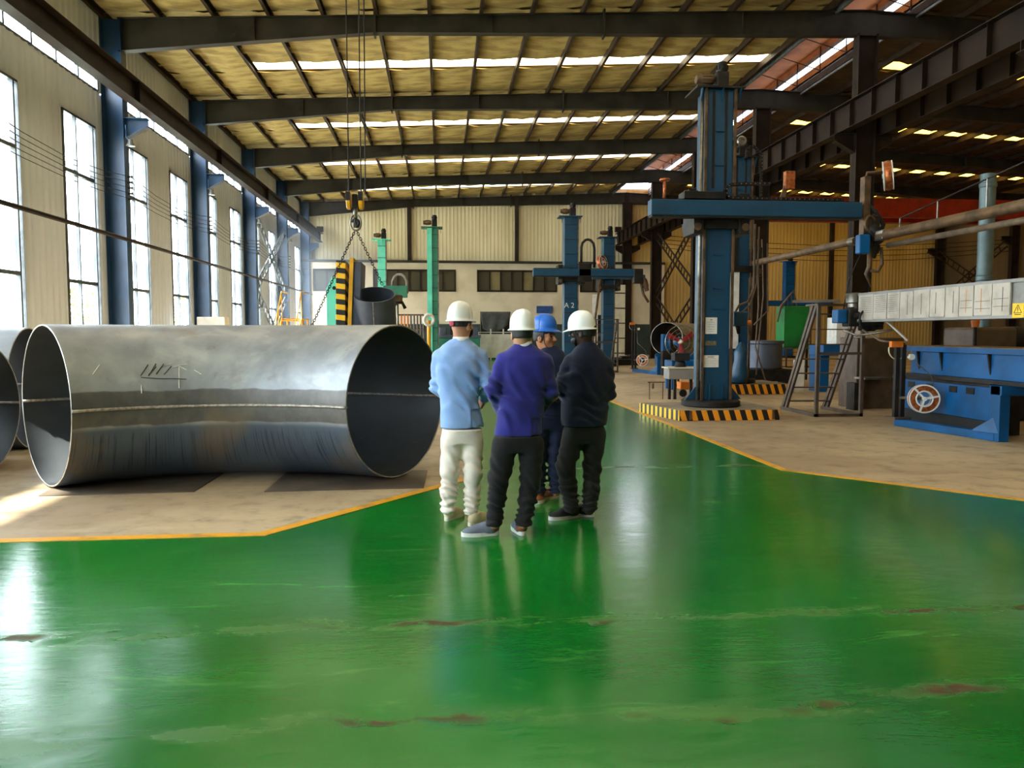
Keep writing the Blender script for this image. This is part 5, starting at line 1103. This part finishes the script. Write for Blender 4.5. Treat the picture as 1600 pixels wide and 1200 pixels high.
lb = root('roller_cabinet', 'low blue drive cabinet standing under the blue machine bed', 'machine', (8.05, 11.9, 0)); MB().box(8.17, 8.32, 10.75, 13.1, .22, .74).build('cabinet_body', 'paint_blue_bright', lb, bevel=.01); MB().box(8.12, 8.34, 10.7, 13.2, .74, .79).build('cabinet_top', 'machine_dark', lb); MB().box(8.15, 8.34, 10.6, 13.15, .0, .22).build('cabinet_base', 'rubber_black', lb)
for y in (11.1, 11.5, 12.1, 12.6): MB().box(8.158, 8.172, y, y + .18, .60, .70).build('vent_slot', 'machine_dark', lb)
dk = root('dark_lathe', 'dark heavy machine with an orange lamp behind the paper covered beam', 'machine', (10.5, 13.5, 0))
MB().box(9.3, 12.2, 12.6, 13.9, 0, 1.15).build('machine_body', 'machine_dark', dk, bevel=.03); MB().box(9.4, 10.2, 12.8, 13.7, 1.15, 1.65).build('head_stock', 'brown_steel', dk, bevel=.05)
MB().lathe((10.25, 13.2, 1.42), (1, 0, 0), [(0, 0), (.22, 0), (.25, .05), (.25, .25), (.16, .28), (0, .28)], 20).build('chuck', 'machine_dark', dk, smooth=True, auto=40); MB().box(11.1, 11.7, 12.8, 13.6, 1.15, 1.6).build('tail_stock', 'brown_steel', dk, bevel=.08)
MB().lathe((9.35, 12.75, 1.65), (0, 0, 1), [(0, 0), (.06, 0), (.06, .06), (.07, .06), (.07, .16), (.0, .18)], 14).build('signal_lamp', 'paint_orange', dk, smooth=True, auto=40); MB().cyl((9.35, 12.75, 1.15), (9.35, 12.75, 1.66), .03, n=8).build('lamp_post', 'machine_dark', dk)
dk2 = root('control_cabinet', 'dark grey cabinet with a ledge behind the brown access steps', 'cabinet', (8.9, 15.2, 0)); MB().box(8.4, 9.4, 14.9, 15.6, 0, 1.45).build('cabinet_body', 'brown_steel', dk2, bevel=.02); MB().box(8.35, 8.9, 14.5, 14.9, .62, .66).build('ledge', 'steel_bar', dk2); MB().box(8.2, 8.36, 14.6, 14.9, 0, .55).build('side_box', 'machine_dark', dk2)
# ---- small table with black box; rod stand
tb = root('tool_table', 'small grey tool table on dark legs in front of the blue column', 'table', (5.5, 17.6, 0)); c = Vector((5.55, 17.6, 0))
MB().box(5.25, 5.95, 17.4, 17.85, .47, .72).build('drawer_box', 'grey_paint', tb, bevel=.02); MB().box(5.22, 5.98, 17.37, 17.9, .72, .75).build('table_top', 'cream_paint', tb)
for x in (5.29, 5.42, 5.8, 5.91):
    MB().box(x - .03, x + .03, 17.45, 17.51, 0, .47).build('leg', 'machine_dark', tb)
bk = root('black_box', 'black box with a pedestal foot on the small grey table', 'box', (5.58, 17.6, .75)); MB().box(5.40, 5.76, 17.45, 17.75, .90, 1.08).build('box_body', 'rubber_black', bk, bevel=.01); MB().lathe((5.58, 17.6, .75), (0, 0, 1), [(.12, 0), (.14, .01), (.1, .15), (0, .15)], 16).build('foot', 'rubber_black', bk, smooth=True)
rs_ = root('rod_frame', 'thin rusty rod frame standing beside the striped plinth', 'frame', (4.95, 17.5, 0)); 
for x in (4.82, 5.14): MB().cyl((x, 17.5, 0), (x, 17.5, .40), .012, n=6).build('rod', 'rust_brown', rs_)
MB().cyl((4.78, 17.5, .40), (5.18, 17.5, .40), .014, n=6).build('rod', 'rust_brown', rs_); MB().lathe((4.9, 17.5, .24), (0, 0, 1), [(0, 0), (.03, .02), (.03, .12), (0, .15)], 10).build('hanging_weight', 'rust_brown', rs_, smooth=True)
ow = root('orange_grinder_cart', 'small orange wheeled cart under the grey table', 'cart', (6.0, 18.3, 0)); MB().box(5.75, 6.25, 18.1, 18.4, .18, .36).build('tray', 'paint_orange', ow, bevel=.02)
for x in (5.82, 6.18): MB().cyl((x, 18.09, .09), (x, 18.15, .09), .09, n=14).build('wheel', 'rubber_black', ow); MB().bar((x, 18.3, .3), (x + .06, 18.35, .55), .03, .03).build('handle', 'paint_orange', ow)
# ---- pipe on rollers, fan
cen2 = [Vector((8.55, 28.7, 1.33)) + Vector((.50, .86, 0)) * t for t in np.linspace(0, 5, 8)]; tn2 = [Vector((.50, .86, 0)).normalized()] * 8
pipe_piece('steel_pipe', 'dark steel pipe lying on blue rollers behind the fan', cen2, tn2, .62, .02, seam=False, base=(8.6, 28.9, .7))
rb = root('roller_bed', 'blue roller bed carrying the dark pipe', 'machine', (9.0, 28.6, 0)); MB().box(8.4, 10.0, 28.8, 29.8, .35, .70).build('bed_body', 'paint_blue_bright', rb, bevel=.02); MB().box(8.4, 10.0, 29.0, 29.6, 0, .35).build('bed_stand', 'machine_dark', rb); MB().box(8.0, 8.3, 27.3, 27.6, .9, 1.5).build('drive_box', 'paint_blue_bright', rb, bevel=.02); MB().box(8.0, 8.3, 27.3, 27.6, 0, .9).build('drive_post', 'machine_dark', rb)
fc = at(1063, 534, 21.5); fan = root('pedestal_fan', 'round industrial fan with red blades beside the nearest blue column', 'fan', (fc.x, fc.y, 0))
mb = MB()
for rr in (.47, .36, .24): mb.ring((fc.x, fc.y - .1, fc.z), (0, 1, 0), rr, .008 if rr < .4 else .014, 32, 5)
for k in range(12): q = k * math.pi / 6; mb.tube([(fc.x + .08 * math.cos(q), fc.y - .14, fc.z + .08 * math.sin(q)), (fc.x + .47 * math.cos(q), fc.y - .08, fc.z + .47 * math.sin(q))], .005, 4)
mb.build('guard', 'steel_bar', fan)
for k in range(3):
    q = .5 + k * 2.094; u = Vector((math.cos(q), 0, math.sin(q))); v = Vector((-math.sin(q), 0, math.cos(q))); c_ = Vector((fc.x, fc.y - .04, fc.z))
    MB().add([c_ + u * .06 - v * .04, c_ + u * .06 + v * .04, c_ + u * .40 + v * .13 + Vector((0, -.05, 0)), c_ + u * .42 - v * .06 + Vector((0, .03, 0)), c_ + u * .06 - v * .04 + Vector((0, .006, 0)), c_ + u * .06 + v * .04 + Vector((0, .006, 0)), c_ + u * .40 + v * .13 + Vector((0, -.044, 0)), c_ + u * .42 - v * .06 + Vector((0, .036, 0))], [(0, 1, 2, 3), (7, 6, 5, 4), (0, 4, 5, 1), (1, 5, 6, 2), (2, 6, 7, 3), (3, 7, 4, 0)]).build('blade', 'red_blade', fan)
MB().lathe((fc.x, fc.y + .04, fc.z), (0, -1, 0), [(0, 0), (.07, 0), (.06, .14), (.03, .19), (0, .2)], 16).build('hub', 'cream_paint', fan, smooth=True); motor((fc.x, fc.y + .04, fc.z), (0, 1, 0), fan, .12, .3, 'paint_blue_bright')
MB().cyl((fc.x, fc.y + .15, .05), (fc.x, fc.y + .15, fc.z - .1), .035, n=10).build('pole', 'machine_dark', fan); MB().lathe((fc.x, fc.y + .15, 0), (0, 0, 1), [(0, 0), (.3, 0), (.3, .03), (.06, .07), (0, .07)], 20).build('base', 'machine_dark', fan, smooth=True)
bs = root('work_stand', 'bright blue steel work stand below the fan', 'stand', (7.1, 21.6, 0)); c = at(1058, 566, 20.5)
MB().box(6.2, 7.3, 20.3, 21.0, .62, .8).build('stand_top', 'paint_blue_bright', bs, bevel=.02)
for x, y in ((6.28, 20.4), (7.2, 20.4), (6.28, 20.9), (7.2, 20.9)): MB().box(x - .06, x + .06, y - .06, y + .06, 0, .62).build('leg', 'paint_blue_bright', bs)
# ---- things on the far right-hand side
gc = at(1238, 510, 24); gb = root('power_cabinet', 'tall green power cabinet on a work table', 'cabinet', (gc.x, 24, 1.08)); MB().box(gc.x - .42, gc.x + .42, 23.7, 24.3, 1.08, 2.4).build('case', 'paint_green', gb, bevel=.02)
for k in range(5): MB().cyl((gc.x + .42, 23.9, 1.4 + .18 * k), (gc.x + .47, 23.9, 1.4 + .18 * k), .03, n=8).build('terminal', 'steel_bar', gb)
for k in range(3): MB().tube([(gc.x - .2 + .15 * k, 23.9, 2.38), (gc.x - .25 + .1 * k, 23.85, 2.7 + .1 * k), (gc.x - .5, 23.8, 2.3 + .05 * k), (gc.x - .6, 23.8, 1.9)], .03, 8).build('cable', 'cable_brown', gb, smooth=True)
wt = root('work_table', 'long steel work table carrying the green cabinet', 'table', (gc.x, 24, 0)); MB().box(gc.x - 1.2, gc.x + .8, 23.5, 24.5, 1.04, 1.08).build('table_top', 'steel_bar', wt)
for x, y in ((-1.1, 23.6), (.7, 23.6), (-1.1, 24.4), (.7, 24.4)): MB().box(gc.x + x - .03, gc.x + x + .03, y - .03, y + .03, 0, 1.04).build('leg', 'machine_dark', wt)
tk = root('dark_tank', 'dark drum machine on a skid behind the second blue column', 'machine', (9.8, 22.6, 0)); MB().lathe((9.75, 22.6, .45), (0, 0, 1), [(0, 0), (.5, 0), (.55, .05), (.55, .75), (.62, .78), (.62, .86), (0, .88)], 24).build('drum', 'dark_steel', tk, smooth=True, auto=40); MB().box(9.1, 10.6, 22.1, 23.1, .1, .45).build('skid', 'machine_dark', tk, bevel=.02)
for x in (9.2, 10.5): MB().box(x - .05, x + .05, 22.1, 23.1, 0, .1).build('skid_foot', 'machine_dark', tk)
bl = root('blue_bench', 'blue bench with a white carton and papers behind the brown steps', 'bench', (10.6, 19.6, 0)); MB().box(9.9, 11.3, 19.2, 20.0, .95, 1.25).build('bench_top', 'paint_blue_bright', bl, bevel=.02)
for x in (10.0, 10.9): MB().box(x - .12, x + .12, 19.3, 19.9, 0, .95).build('bench_leg', 'paint_blue_bright', bl)
MB().box(10.3, 11.0, 19.3, 19.8, 1.25, 1.95).build('carton', 'paper', loc=(10.65, 19.5, 1.25), label='white carton with a red top band on the blue bench', cat='box')
cb_ = MB().box(10.3, 11.0, 19.29, 19.3, 1.82, 1.95).build('carton_band', 'paint_red', bpy.data.objects['carton'])
MB().box(11.3, 11.9, 20.0, 20.6, 0, 1.8).build('locker', 'cream_paint', loc=(11.6, 20.3, 0), bevel=.02, label='cream steel locker beside the blue bench', cat='locker')
MB().box(9.05, 9.3, 19.0, 19.1, 0, .85).build('leaning_board', 'paper', loc=(9.2, 19.05, 0), label='white board leaning behind the brown steps', cat='board')
dc = at(1541, 360, 19); MB().lathe((dc.x, 19, .3), (0, 0, 1), [(0, 0), (.19, 0), (.19, 2.6), (.21, 2.62), (.21, 2.72), (.19, 2.74), (.19, 5.0), (.21, 5.02), (.21, 5.1), (.19, 5.12), (.19, 5.35), (0, 5.35)], 20).build('ventilation_duct', 'duct_grey', loc=(dc.x, 19, 0), smooth=True, auto=40, label='grey-green vertical ventilation pipe in the second aisle', cat='duct')
MB().box(dc.x - .3, dc.x + .3, 18.7, 19.3, 0, .3).build('duct_footing', 'machine_dark', bpy.data.objects['ventilation_duct'])
gd = root('crane_girder', 'red overhead crane girder in the dark second aisle', 'crane', (24.8, 40, 7.7)); MB().box(13.9, 35.2, 39.7, 40.2, 7.75, 8.75).build('girder', 'paint_red', gd); MB().box(13.9, 35.2, 41.6, 42.1, 7.75, 8.75).build('girder', 'paint_red', gd)
for x in (13.65, 35.3): MB().box(x - .2, x + .2, 39.2, 42.6, 8.5, 8.9).build('end_truck', 'paint_red', gd)
# ---- lifting hook, slings, cables
hk = root('hook_block', 'yellow crane hook block with two chain slings hanging on steel cables', 'crane hook', (-1.4, 13, 3.2)); hz = 3.72
for s in (-1, 1):
    x = -1.405 + s * .10; mb = MB(); mb.lathe((x - .035, 13, hz), (1, 0, 0), [(0, 0), (.13, 0), (.15, .01), (.15, .06), (.13, .07), (0, .07)], 20); sh = mb.build('sheave_cover', 'paint_yellow', hk, smooth=True, auto=40)
    MB().box(x - .037, x + .037, 12.84, 12.86, hz - .02, hz + .12).build('cover_stripe', 'ink_black', sh)
    MB().tube([(x, 13, hz + .12), (x, 13, 8.75)], .011, 6).build('steel_cable', 'machine_dark', hk)
MB().tube([(-1.24, 13.05, hz + .12), (-1.22, 13.05, 8.75)], .011, 6).build('steel_cable', 'machine_dark', hk)
MB().box(-1.45, -1.36, 12.93, 13.07, hz - .12, hz + .10).build('block_body', 'machine_dark', hk, bevel=.015); MB().cyl((-1.405, 13, hz - .28), (-1.405, 13, hz - .1), .035, n=12).build('shank', 'steel_bar', hk, smooth=True)
mb = MB(); mb.tube([(-1.405, 13, hz - .24), (-1.405, 13, hz - .30)] + [(-1.405 + .06 * math.sin(a) - .0, 13, hz - .37 - .06 * math.cos(math.pi - a) * -1) for a in (0, .7, 1.4, 2.2, 3.0, 3.8, 4.4)], [.03, .032, .034, .036, .036, .034, .03, .024, .012], 10); mb.build('hook', 'machine_dark', hk, smooth=True)
mb = MB(); rz = 3.36; pts = [Vector((-1.4 + .085 * math.sin(a) , 12.99, rz + .13 * math.cos(a))) for a in np.linspace(0, 2 * math.pi, 25)]; mb.tube(pts, .016, 8); mb.build('master_ring', 'steel_bar', hk, smooth=True)
def chain(a, c, par, link=.06):
    a, c = Vector(a), Vector(c); n = int((c - a).length / (link * .72)); d = (c - a).normalized(); u = d.cross(Vector((0, 1, 0))).normalized(); v = d.cross(u); mb = MB()
    for i in range(n):
        m_ = a + (c - a) * ((i + .5) / n); w_ = u if i % 2 else v
        mb.tube([m_ + d * (link / 2) * math.cos(t) + w_ * link * .32 * math.sin(t) for t in np.linspace(0, 2 * math.pi, 9)], .0062, 5, caps=False)
    return mb.build('chain_sling', 'machine_dark', par)
chain((-1.41, 13, rz - .12), (-2.25, 13, 1.42), hk); chain((-1.39, 13, rz - .12), (-.98, 13.05, 2.35), hk)
lp = root('lifting_plate', 'upright steel plate held by the chain behind the huge elbow', 'plate', (-2.3, 13, 0)); MB().box(-2.9, -2.0, 12.97, 13.03, 0, 1.36).build('plate', 'dark_steel', lp); MB().ring((-2.25, 13, 1.38), (0, 1, 0), .05, .014, 16, 6).build('lug', 'steel_bar', lp)
oc = root('overhead_crane', 'yellow overhead crane bridge above the picture', 'crane', (2, 13, 8.3)); 
for y in (12.2, 13.8): MB().box(-8.2, 12.3, y - .2, y + .2, 8.75, 9.5).build('girder', 'paint_yellow', oc)
MB().box(-2.2, -.6, 12.3, 13.7, 8.75, 9.2).build('trolley', 'machine_dark', oc)
for x in (-8.05, 12.2): MB().box(x - .2, x + .2, 11.6, 14.4, 8.52, 8.8).build('end_truck', 'paint_yellow', oc)
# ---- tilting positioner with hazard stripes and tilted pipe
ps = root('welding_positioner', 'teal welding positioner with a yellow and black striped tilting plate', 'welding machine', (-1.9, 15, 0))
MB().add([(-2.13, 14.6, 0), (-1.90, 14.6, 0), (-1.90, 14.6, 2.50), (-2.02, 14.6, 2.60), (-2.13, 14.6, 2.35), (-2.13, 15.3, 0), (-1.90, 15.3, 0), (-1.90, 15.3, 2.50), (-2.02, 15.3, 2.60), (-2.13, 15.3, 2.35)], [(0, 1, 2, 3, 4), (9, 8, 7, 6, 5), (0, 5, 6, 1), (1, 6, 7, 2), (2, 7, 8, 3), (3, 8, 9, 4), (4, 9, 5, 0)]).build('side_frame', 'paint_teal', ps, bevel=.01)
MB().cyl((-1.98, 14.57, 2.38), (-1.98, 14.61, 2.38), .035, n=12).build('pivot', 'machine_dark', ps)
def slab(x0, x1, y0, y1, z0, z1, sh): return MB().add([(x0, y0, z0), (x1, y0, z0), (x1, y1, z0), (x0, y1, z0), (x0 + sh, y0, z1), (x1 + sh, y0, z1), (x1 + sh, y1, z1), (x0 + sh, y1, z1)], [(0, 3, 2, 1), (4, 5, 6, 7), (0, 1, 5, 4), (1, 2, 6, 5), (2, 3, 7, 6), (3, 0, 4, 7)])
slab(-1.97, -1.80, 14.5, 15.4, .3, 2.88, .04).build('striped_plate', 'hazard_upright', ps, bevel=.005); slab(-1.80, -1.73, 14.5, 15.4, .3, 2.93, .12).build('tilt_edge', 'paint_yellow', ps); slab(-1.73, -1.58, 14.55, 15.4, .3, 2.86, .10).build('face_plate', 'dark_steel', ps)
MB().box(-2.3, -1.4, 14.5, 15.5, 0, .3).build('base', 'paint_teal', ps)
ax = Vector((.0, -.42, .9)).normalized(); pc_ = at(585, 460, 14.6); tp_ = root('tilted_pipe', 'dark pipe section tilted upwards on the striped positioner', 'pipe', (pc_.x, 15, .3))
mb = MB(); Rr = .385; mb.lathe(pc_ - ax * 1.9, ax, [(Rr, 0), (Rr, 1.9), (Rr - .018, 1.9), (Rr - .018, 0)], 48); mb.build('pipe_wall', 'dark_steel', tp_, smooth=True, auto=40)
wd_ = ax.cross(Vector((1, 0, 0))).normalized(); MB().tube([pc_ + wd_ * -Rr, pc_ + wd_ * -Rr - ax * 1.9], .008, 6).build('weld_seam', 'weld_bead', tp_); MB().box(pc_.x - .3, pc_.x + .3, 15.1, 15.7, 0, .62).build('support_block', 'machine_dark', tp_)
tor = root('torch_arm', 'dark welding torch on a leaning rod beside the tilted pipe', 'torch', tuple(gr(600, 560, 0))); a_ = at(621, 470, 16); c_ = at(601, 505, 16)
MB().tube([(c_.x - .15, 16, 0), (c_.x - .02, 16, c_.z), (a_.x, 16, a_.z)], .03, 8).build('rod', 'steel_bar', tor, smooth=True); MB().tube([(c_.x + .3, 16, 0), (a_.x, 16, a_.z)], .02, 8).build('rod', 'steel_bar', tor); MB().box(a_.x - .06, a_.x + .1, 15.9, 16.1, a_.z - .02, a_.z + .12).build('torch_body', 'rust_brown', tor, bevel=.02); MB().tube([(a_.x - .14, 15.95, a_.z - .02), (a_.x + .1, 15.95, a_.z - .04), (a_.x + .16, 15.95, a_.z - .16)], .035, 8).build('torch_nozzle', 'machine_dark', tor, smooth=True)
# ---- yellow stair platform by the window wall
ys_ = root('yellow_stairs', 'small yellow railed stair platform by the window wall', 'stairs', tuple(gr(455, 560, 0))); c = at(455, 480, 30); x0 = c.x
for s, xx in ((0, x0 - .35), (1, x0 + .38)):
    MB().tube([(xx - .25, 28.8, .6), (xx, 30, 3.1), (xx + .02, 31.0, 3.1)], .03, 6).build('handrail', 'paint_yellow', ys_); MB().tube([(xx - .25, 28.8, .1), (xx, 30, 2.1)], .04, 6).build('stringer', 'paint_yellow', ys_)
    for k in range(5): t = k / 4; MB().cyl((xx - .25 + .25 * t, 28.8 + 1.2 * t, .1 + 2.0 * t), (xx - .25 + .25 * t, 28.8 + 1.2 * t, .6 + 2.5 * t), .018, n=6).build('baluster', 'paint_yellow', ys_)
for k in range(9): t = (k + .5) / 9; MB().box(x0 - .6 + .25 * t, x0 + .13 + .25 * t, 28.75 + 1.2 * t, 28.95 + 1.2 * t, .1 + 2.0 * t, .14 + 2.0 * t).build('tread', 'paint_yellow', ys_)
MB().box(x0 - .4, x0 + .45, 30, 31.2, 2.06, 2.1).build('landing', 'paint_yellow', ys_)
for xx, yy in ((x0 - .37, 30.05), (x0 + .42, 30.05), (x0 - .37, 31.15), (x0 + .42, 31.15)): MB().cyl((xx, yy, 0), (xx, yy, 2.06), .04, n=8).build('post', 'paint_yellow', ys_)
wm = at(333, 498, 28); MB().box(wm.x - .5, wm.x + .45, 27.8, 28.4, 0, wm.z + .06).build('white_cabinet', 'white_trim', loc=(wm.x, 28, 0), bevel=.02, label='white cabinet top showing over the huge elbow by the window wall', cat='cabinet')
# ---- things before the end wall
tc = root('draped_cabinet', 'cabinet draped with a dark grey tarpaulin before the end wall', 'cabinet', (4.0, 46, 0)); c0, c1 = at(750, 487, 46), at(798, 487, 46)
MB().box(c0.x + .05, c1.x - .05, 46.1, 46.8, 0, c0.z - .05).build('cabinet_body', 'machine_dark', tc); g = []
for i in range(17):
    u = i / 16; row = []
    for j in range(10):
        v = j / 9; dr = 1.25 * (.55 + .45 * math.sin(math.pi * min(1, max(0, (1 - abs(u - .42) * 1.5))) / 2)); row.append((c0.x + (c1.x - c0.x) * (u * (1 - .18 * v) + .09 * v), 46.0 - .05 * math.sin(u * 14 + v * 3) * v - .02, c0.z - v * dr))
    g.append(row)
tq = MB().sheet(g).build('tarpaulin', 'tarp', tc, smooth=True); tq.modifiers.new('s', 'SOLIDIFY').thickness = .02
wp = root('low_partition', 'low white panelled partition with posts before the end wall', 'partition', (4.0, 44, 0)); c0, c1 = at(747, 522, 44), at(806, 522, 44); n = 3; p = (c1.x - c0.x) / n
for k in range(n): MB().box(c0.x + k * p + .04, c0.x + (k + 1) * p - .04, 43.97, 44.03, .12, c0.z).build('panel', 'white_trim', wp)
for k in range(n + 1): MB().box(c0.x + k * p - .04, c0.x + k * p + .04, 43.95, 44.05, 0, c0.z + (.3 if k in (1, 2) else .12)).build('post', 'white_trim', wp)
MB().box(c0.x, c1.x, 43.96, 44.04, c0.z + .08, c0.z + .12).build('rail', 'white_trim', wp)
for (a, c, lb, mt, yy) in (((684, 498), (750, 548), 'long dark green machine bench before the end wall', 'paint_green_dark', 42), ((905, 492), (958, 565), 'dark steel rack behind the A 2 column', 'machine_dark', 40), ((960, 555), (1010, 572), 'low dark machine block by the middle columns', 'machine_dark', 36)):
    p0, p1 = at(a[0], a[1], yy), at(c[0], c[1], yy); r = root('machine_bench', lb, 'machine', ((p0.x + p1.x) / 2, yy, 0))
    MB().box(p0.x, p1.x, yy, yy + 1, 0, p0.z * .55).build('bench_body', mt, r, bevel=.03); MB().box(p0.x - .05, p1.x + .05, yy - .05, yy + .6, p0.z * .55, p0.z * .62).build('bench_top', 'dark_steel', r)
    for k in range(4): xx = p0.x + (p1.x - p0.x) * (k + .5) / 4; MB().box(xx - .2, xx + .2, yy + .1, yy + .7, p0.z * .62, p0.z * (.8 + .2 * ((k * 7) % 3) / 2)).build('tool_block', ['dark_steel', 'machine_dark', mt][k % 3], r, bevel=.03)
yr = root('yellow_fence', 'short yellow-brown railing beyond the huge elbow', 'railing', (-1.0, 27, 0)); p0, p1 = at(622, 492, 27), at(662, 492, 27)
for k in range(9): xx = p0.x + (p1.x - p0.x) * k / 8; MB().cyl((xx, 27, 0), (xx, 27, p0.z), .03, n=6).build('baluster', 'paint_orange' if k < 4 else 'brown_steel', yr)
for z in (p0.z, p0.z - .5): MB().cyl((p0.x, 27, z), (p1.x, 27, z), .03, n=6).build('rail', 'brown_steel', yr)
vw = at(670, 500, 24); MB().ring((vw.x, 24, vw.z), (.4, -1, 0), .16, .05, 20, 8).build('hand_wheel', 'paper', loc=(vw.x, 24, 0), smooth=True, label='white and yellow hand wheel on a post above the huge elbow', cat='wheel'); MB().cyl((vw.x, 24.02, 0), (vw.x, 24.02, vw.z), .06, n=10).build('wheel_post', 'paint_yellow', bpy.data.objects['hand_wheel'])
sb = at(850, 483, 52.9); MB().box(sb.x - .5, sb.x + .6, 52.96, 53.06, 2.9, 3.4).build('wall_sign', 'sign_blue', loc=(sb.x, 53, 3.1), label='small blue sign on the end wall behind the blue hard hat', cat='sign')
# ---- cream board and leaning pole behind the A 2 column, wires of the second aisle
p0, p1 = at(958, 445, 38), at(976, 570, 38); MB().box(p0.x, p1.x, 38, 38.12, 0, p0.z).build('cream_screen', 'cream_paint', loc=((p0.x + p1.x) / 2, 38, 0), label='tall pale yellow screen board behind the second blue column', cat='board')
for k in range(5): MB().box(p0.x - .01, p1.x + .01, 37.98, 38.0, .5 + .75 * k, .56 + .75 * k).build('screen_rail', 'brown_steel', bpy.data.objects['cream_screen'])
p0 = at(938, 436, 33); MB().tube([(p0.x, 33, p0.z), (p0.x - .55, 32.6, .02)], .05, 8).build('leaning_pole', 'rust_brown', loc=(p0.x, 33, 0), smooth=True, label='brown pole leaning beside the second blue column', cat='pole')
for k in range(4):
    z = 7.4 - .24 * k; pts = [(13.2 + 3.2 * i, FR[8], z - .5 * math.sin(math.pi * i / 7) * (1 + .15 * k)) for i in range(8)]
    MB().tube(pts, .018, 5).build('slack_wire', 'machine_dark', loc=(13.2, FR[8], z), label='thin slack wire across the second aisle, %s of four' % ['highest', 'second highest', 'second lowest', 'lowest'][k], cat='wire', group='wires of the second aisle')
xb = root('cross_bracing', 'dark diagonal bracing at the edge of the second aisle', 'bracing', (35.6, 49, 3)); lattice((35.6, FR[8] + .3, 7.2), (35.6, FR[9] - .6, 3.6), .42, xb, MATS['column_brown'], 12); lattice((35.6, FR[8] + .3, 3.6), (35.6, FR[9] - .6, 7.2), .42, xb, MATS['column_brown'], 12)
# outdoors: pale ground and shrubs seen through the windows
pm('outside_ground', '#b9b8a8', '#a3a292', scale=.5, rough=.9); pm('leaf_green', '#8fa03c', '#6f8430', scale=5, rough=.7)
MB().box(-60, XW - .2, -30, 70, -.3, -.05).build('ground_outside', 'outside_ground', label='pale ground outside the windows', cat='ground', kind='structure')
for k, (px, py, X) in enumerate(((130, 475, -14), (284, 480, -13.5))):
    r_ = RM @ np.array([(px - CX) / F, -(py - CY) / F, -1.0]); t = X / r_[0]; c = Vector((X, r_[1] * t, 0)); top = r_[2] * t + EYE + .5; rr = random.Random(k); mb = MB()
    for i in range(420):
        a, h_ = rr.uniform(0, 6.28), rr.random(); q = Vector((c.x + .9 * math.cos(a) * rr.random() ** .5, c.y + .9 * math.sin(a) * rr.random() ** .5, .4 + h_ * (top - .4))); d = Vector((rr.uniform(-1, 1), rr.uniform(-1, 1), rr.uniform(-.3, 1))).normalized() * .16; s_ = d.orthogonal().normalized() * .06
        mb.add([q, q + d * .5 + s_, q + d, q + d * .5 - s_], [(0, 1, 2, 3)])
    sh = mb.build('shrub', 'leaf_green', loc=(c.x, c.y, -.05), label=['yellow-green shrub outside the window nearest the huge elbow', 'yellow-green shrub outside a farther window'][k], cat='shrub'); MB().cyl((c.x, c.y, -.05), (c.x, c.y, top * .7), .05, .02, 8).build('stem', 'rust_brown', sh)
# ================================================================ welding haze in the far corner by the windows
m = bpy.data.materials.new('haze'); m.use_nodes = True; nt = m.node_tree; MATS['haze'] = m
for n_ in list(nt.nodes):
    if n_.type == 'BSDF_PRINCIPLED': nt.nodes.remove(n_)
vol = nd(nt, 'ShaderNodeVolumeScatter'); vol.inputs['Color'].default_value = (.72, .84, 1, 1); vol.inputs['Density'].default_value = .018; vol.inputs['Anisotropy'].default_value = .25
nt.links.new(vol.outputs[0], nt.nodes['Material Output'].inputs['Volume'])
MB().box(-7.8, -3.55, 34, 52.6, .05, 7.5).build('welding_haze', 'haze', loc=(-6, 43, 0), label='thin bluish welding haze in the far corner by the windows', cat='haze', kind='stuff')
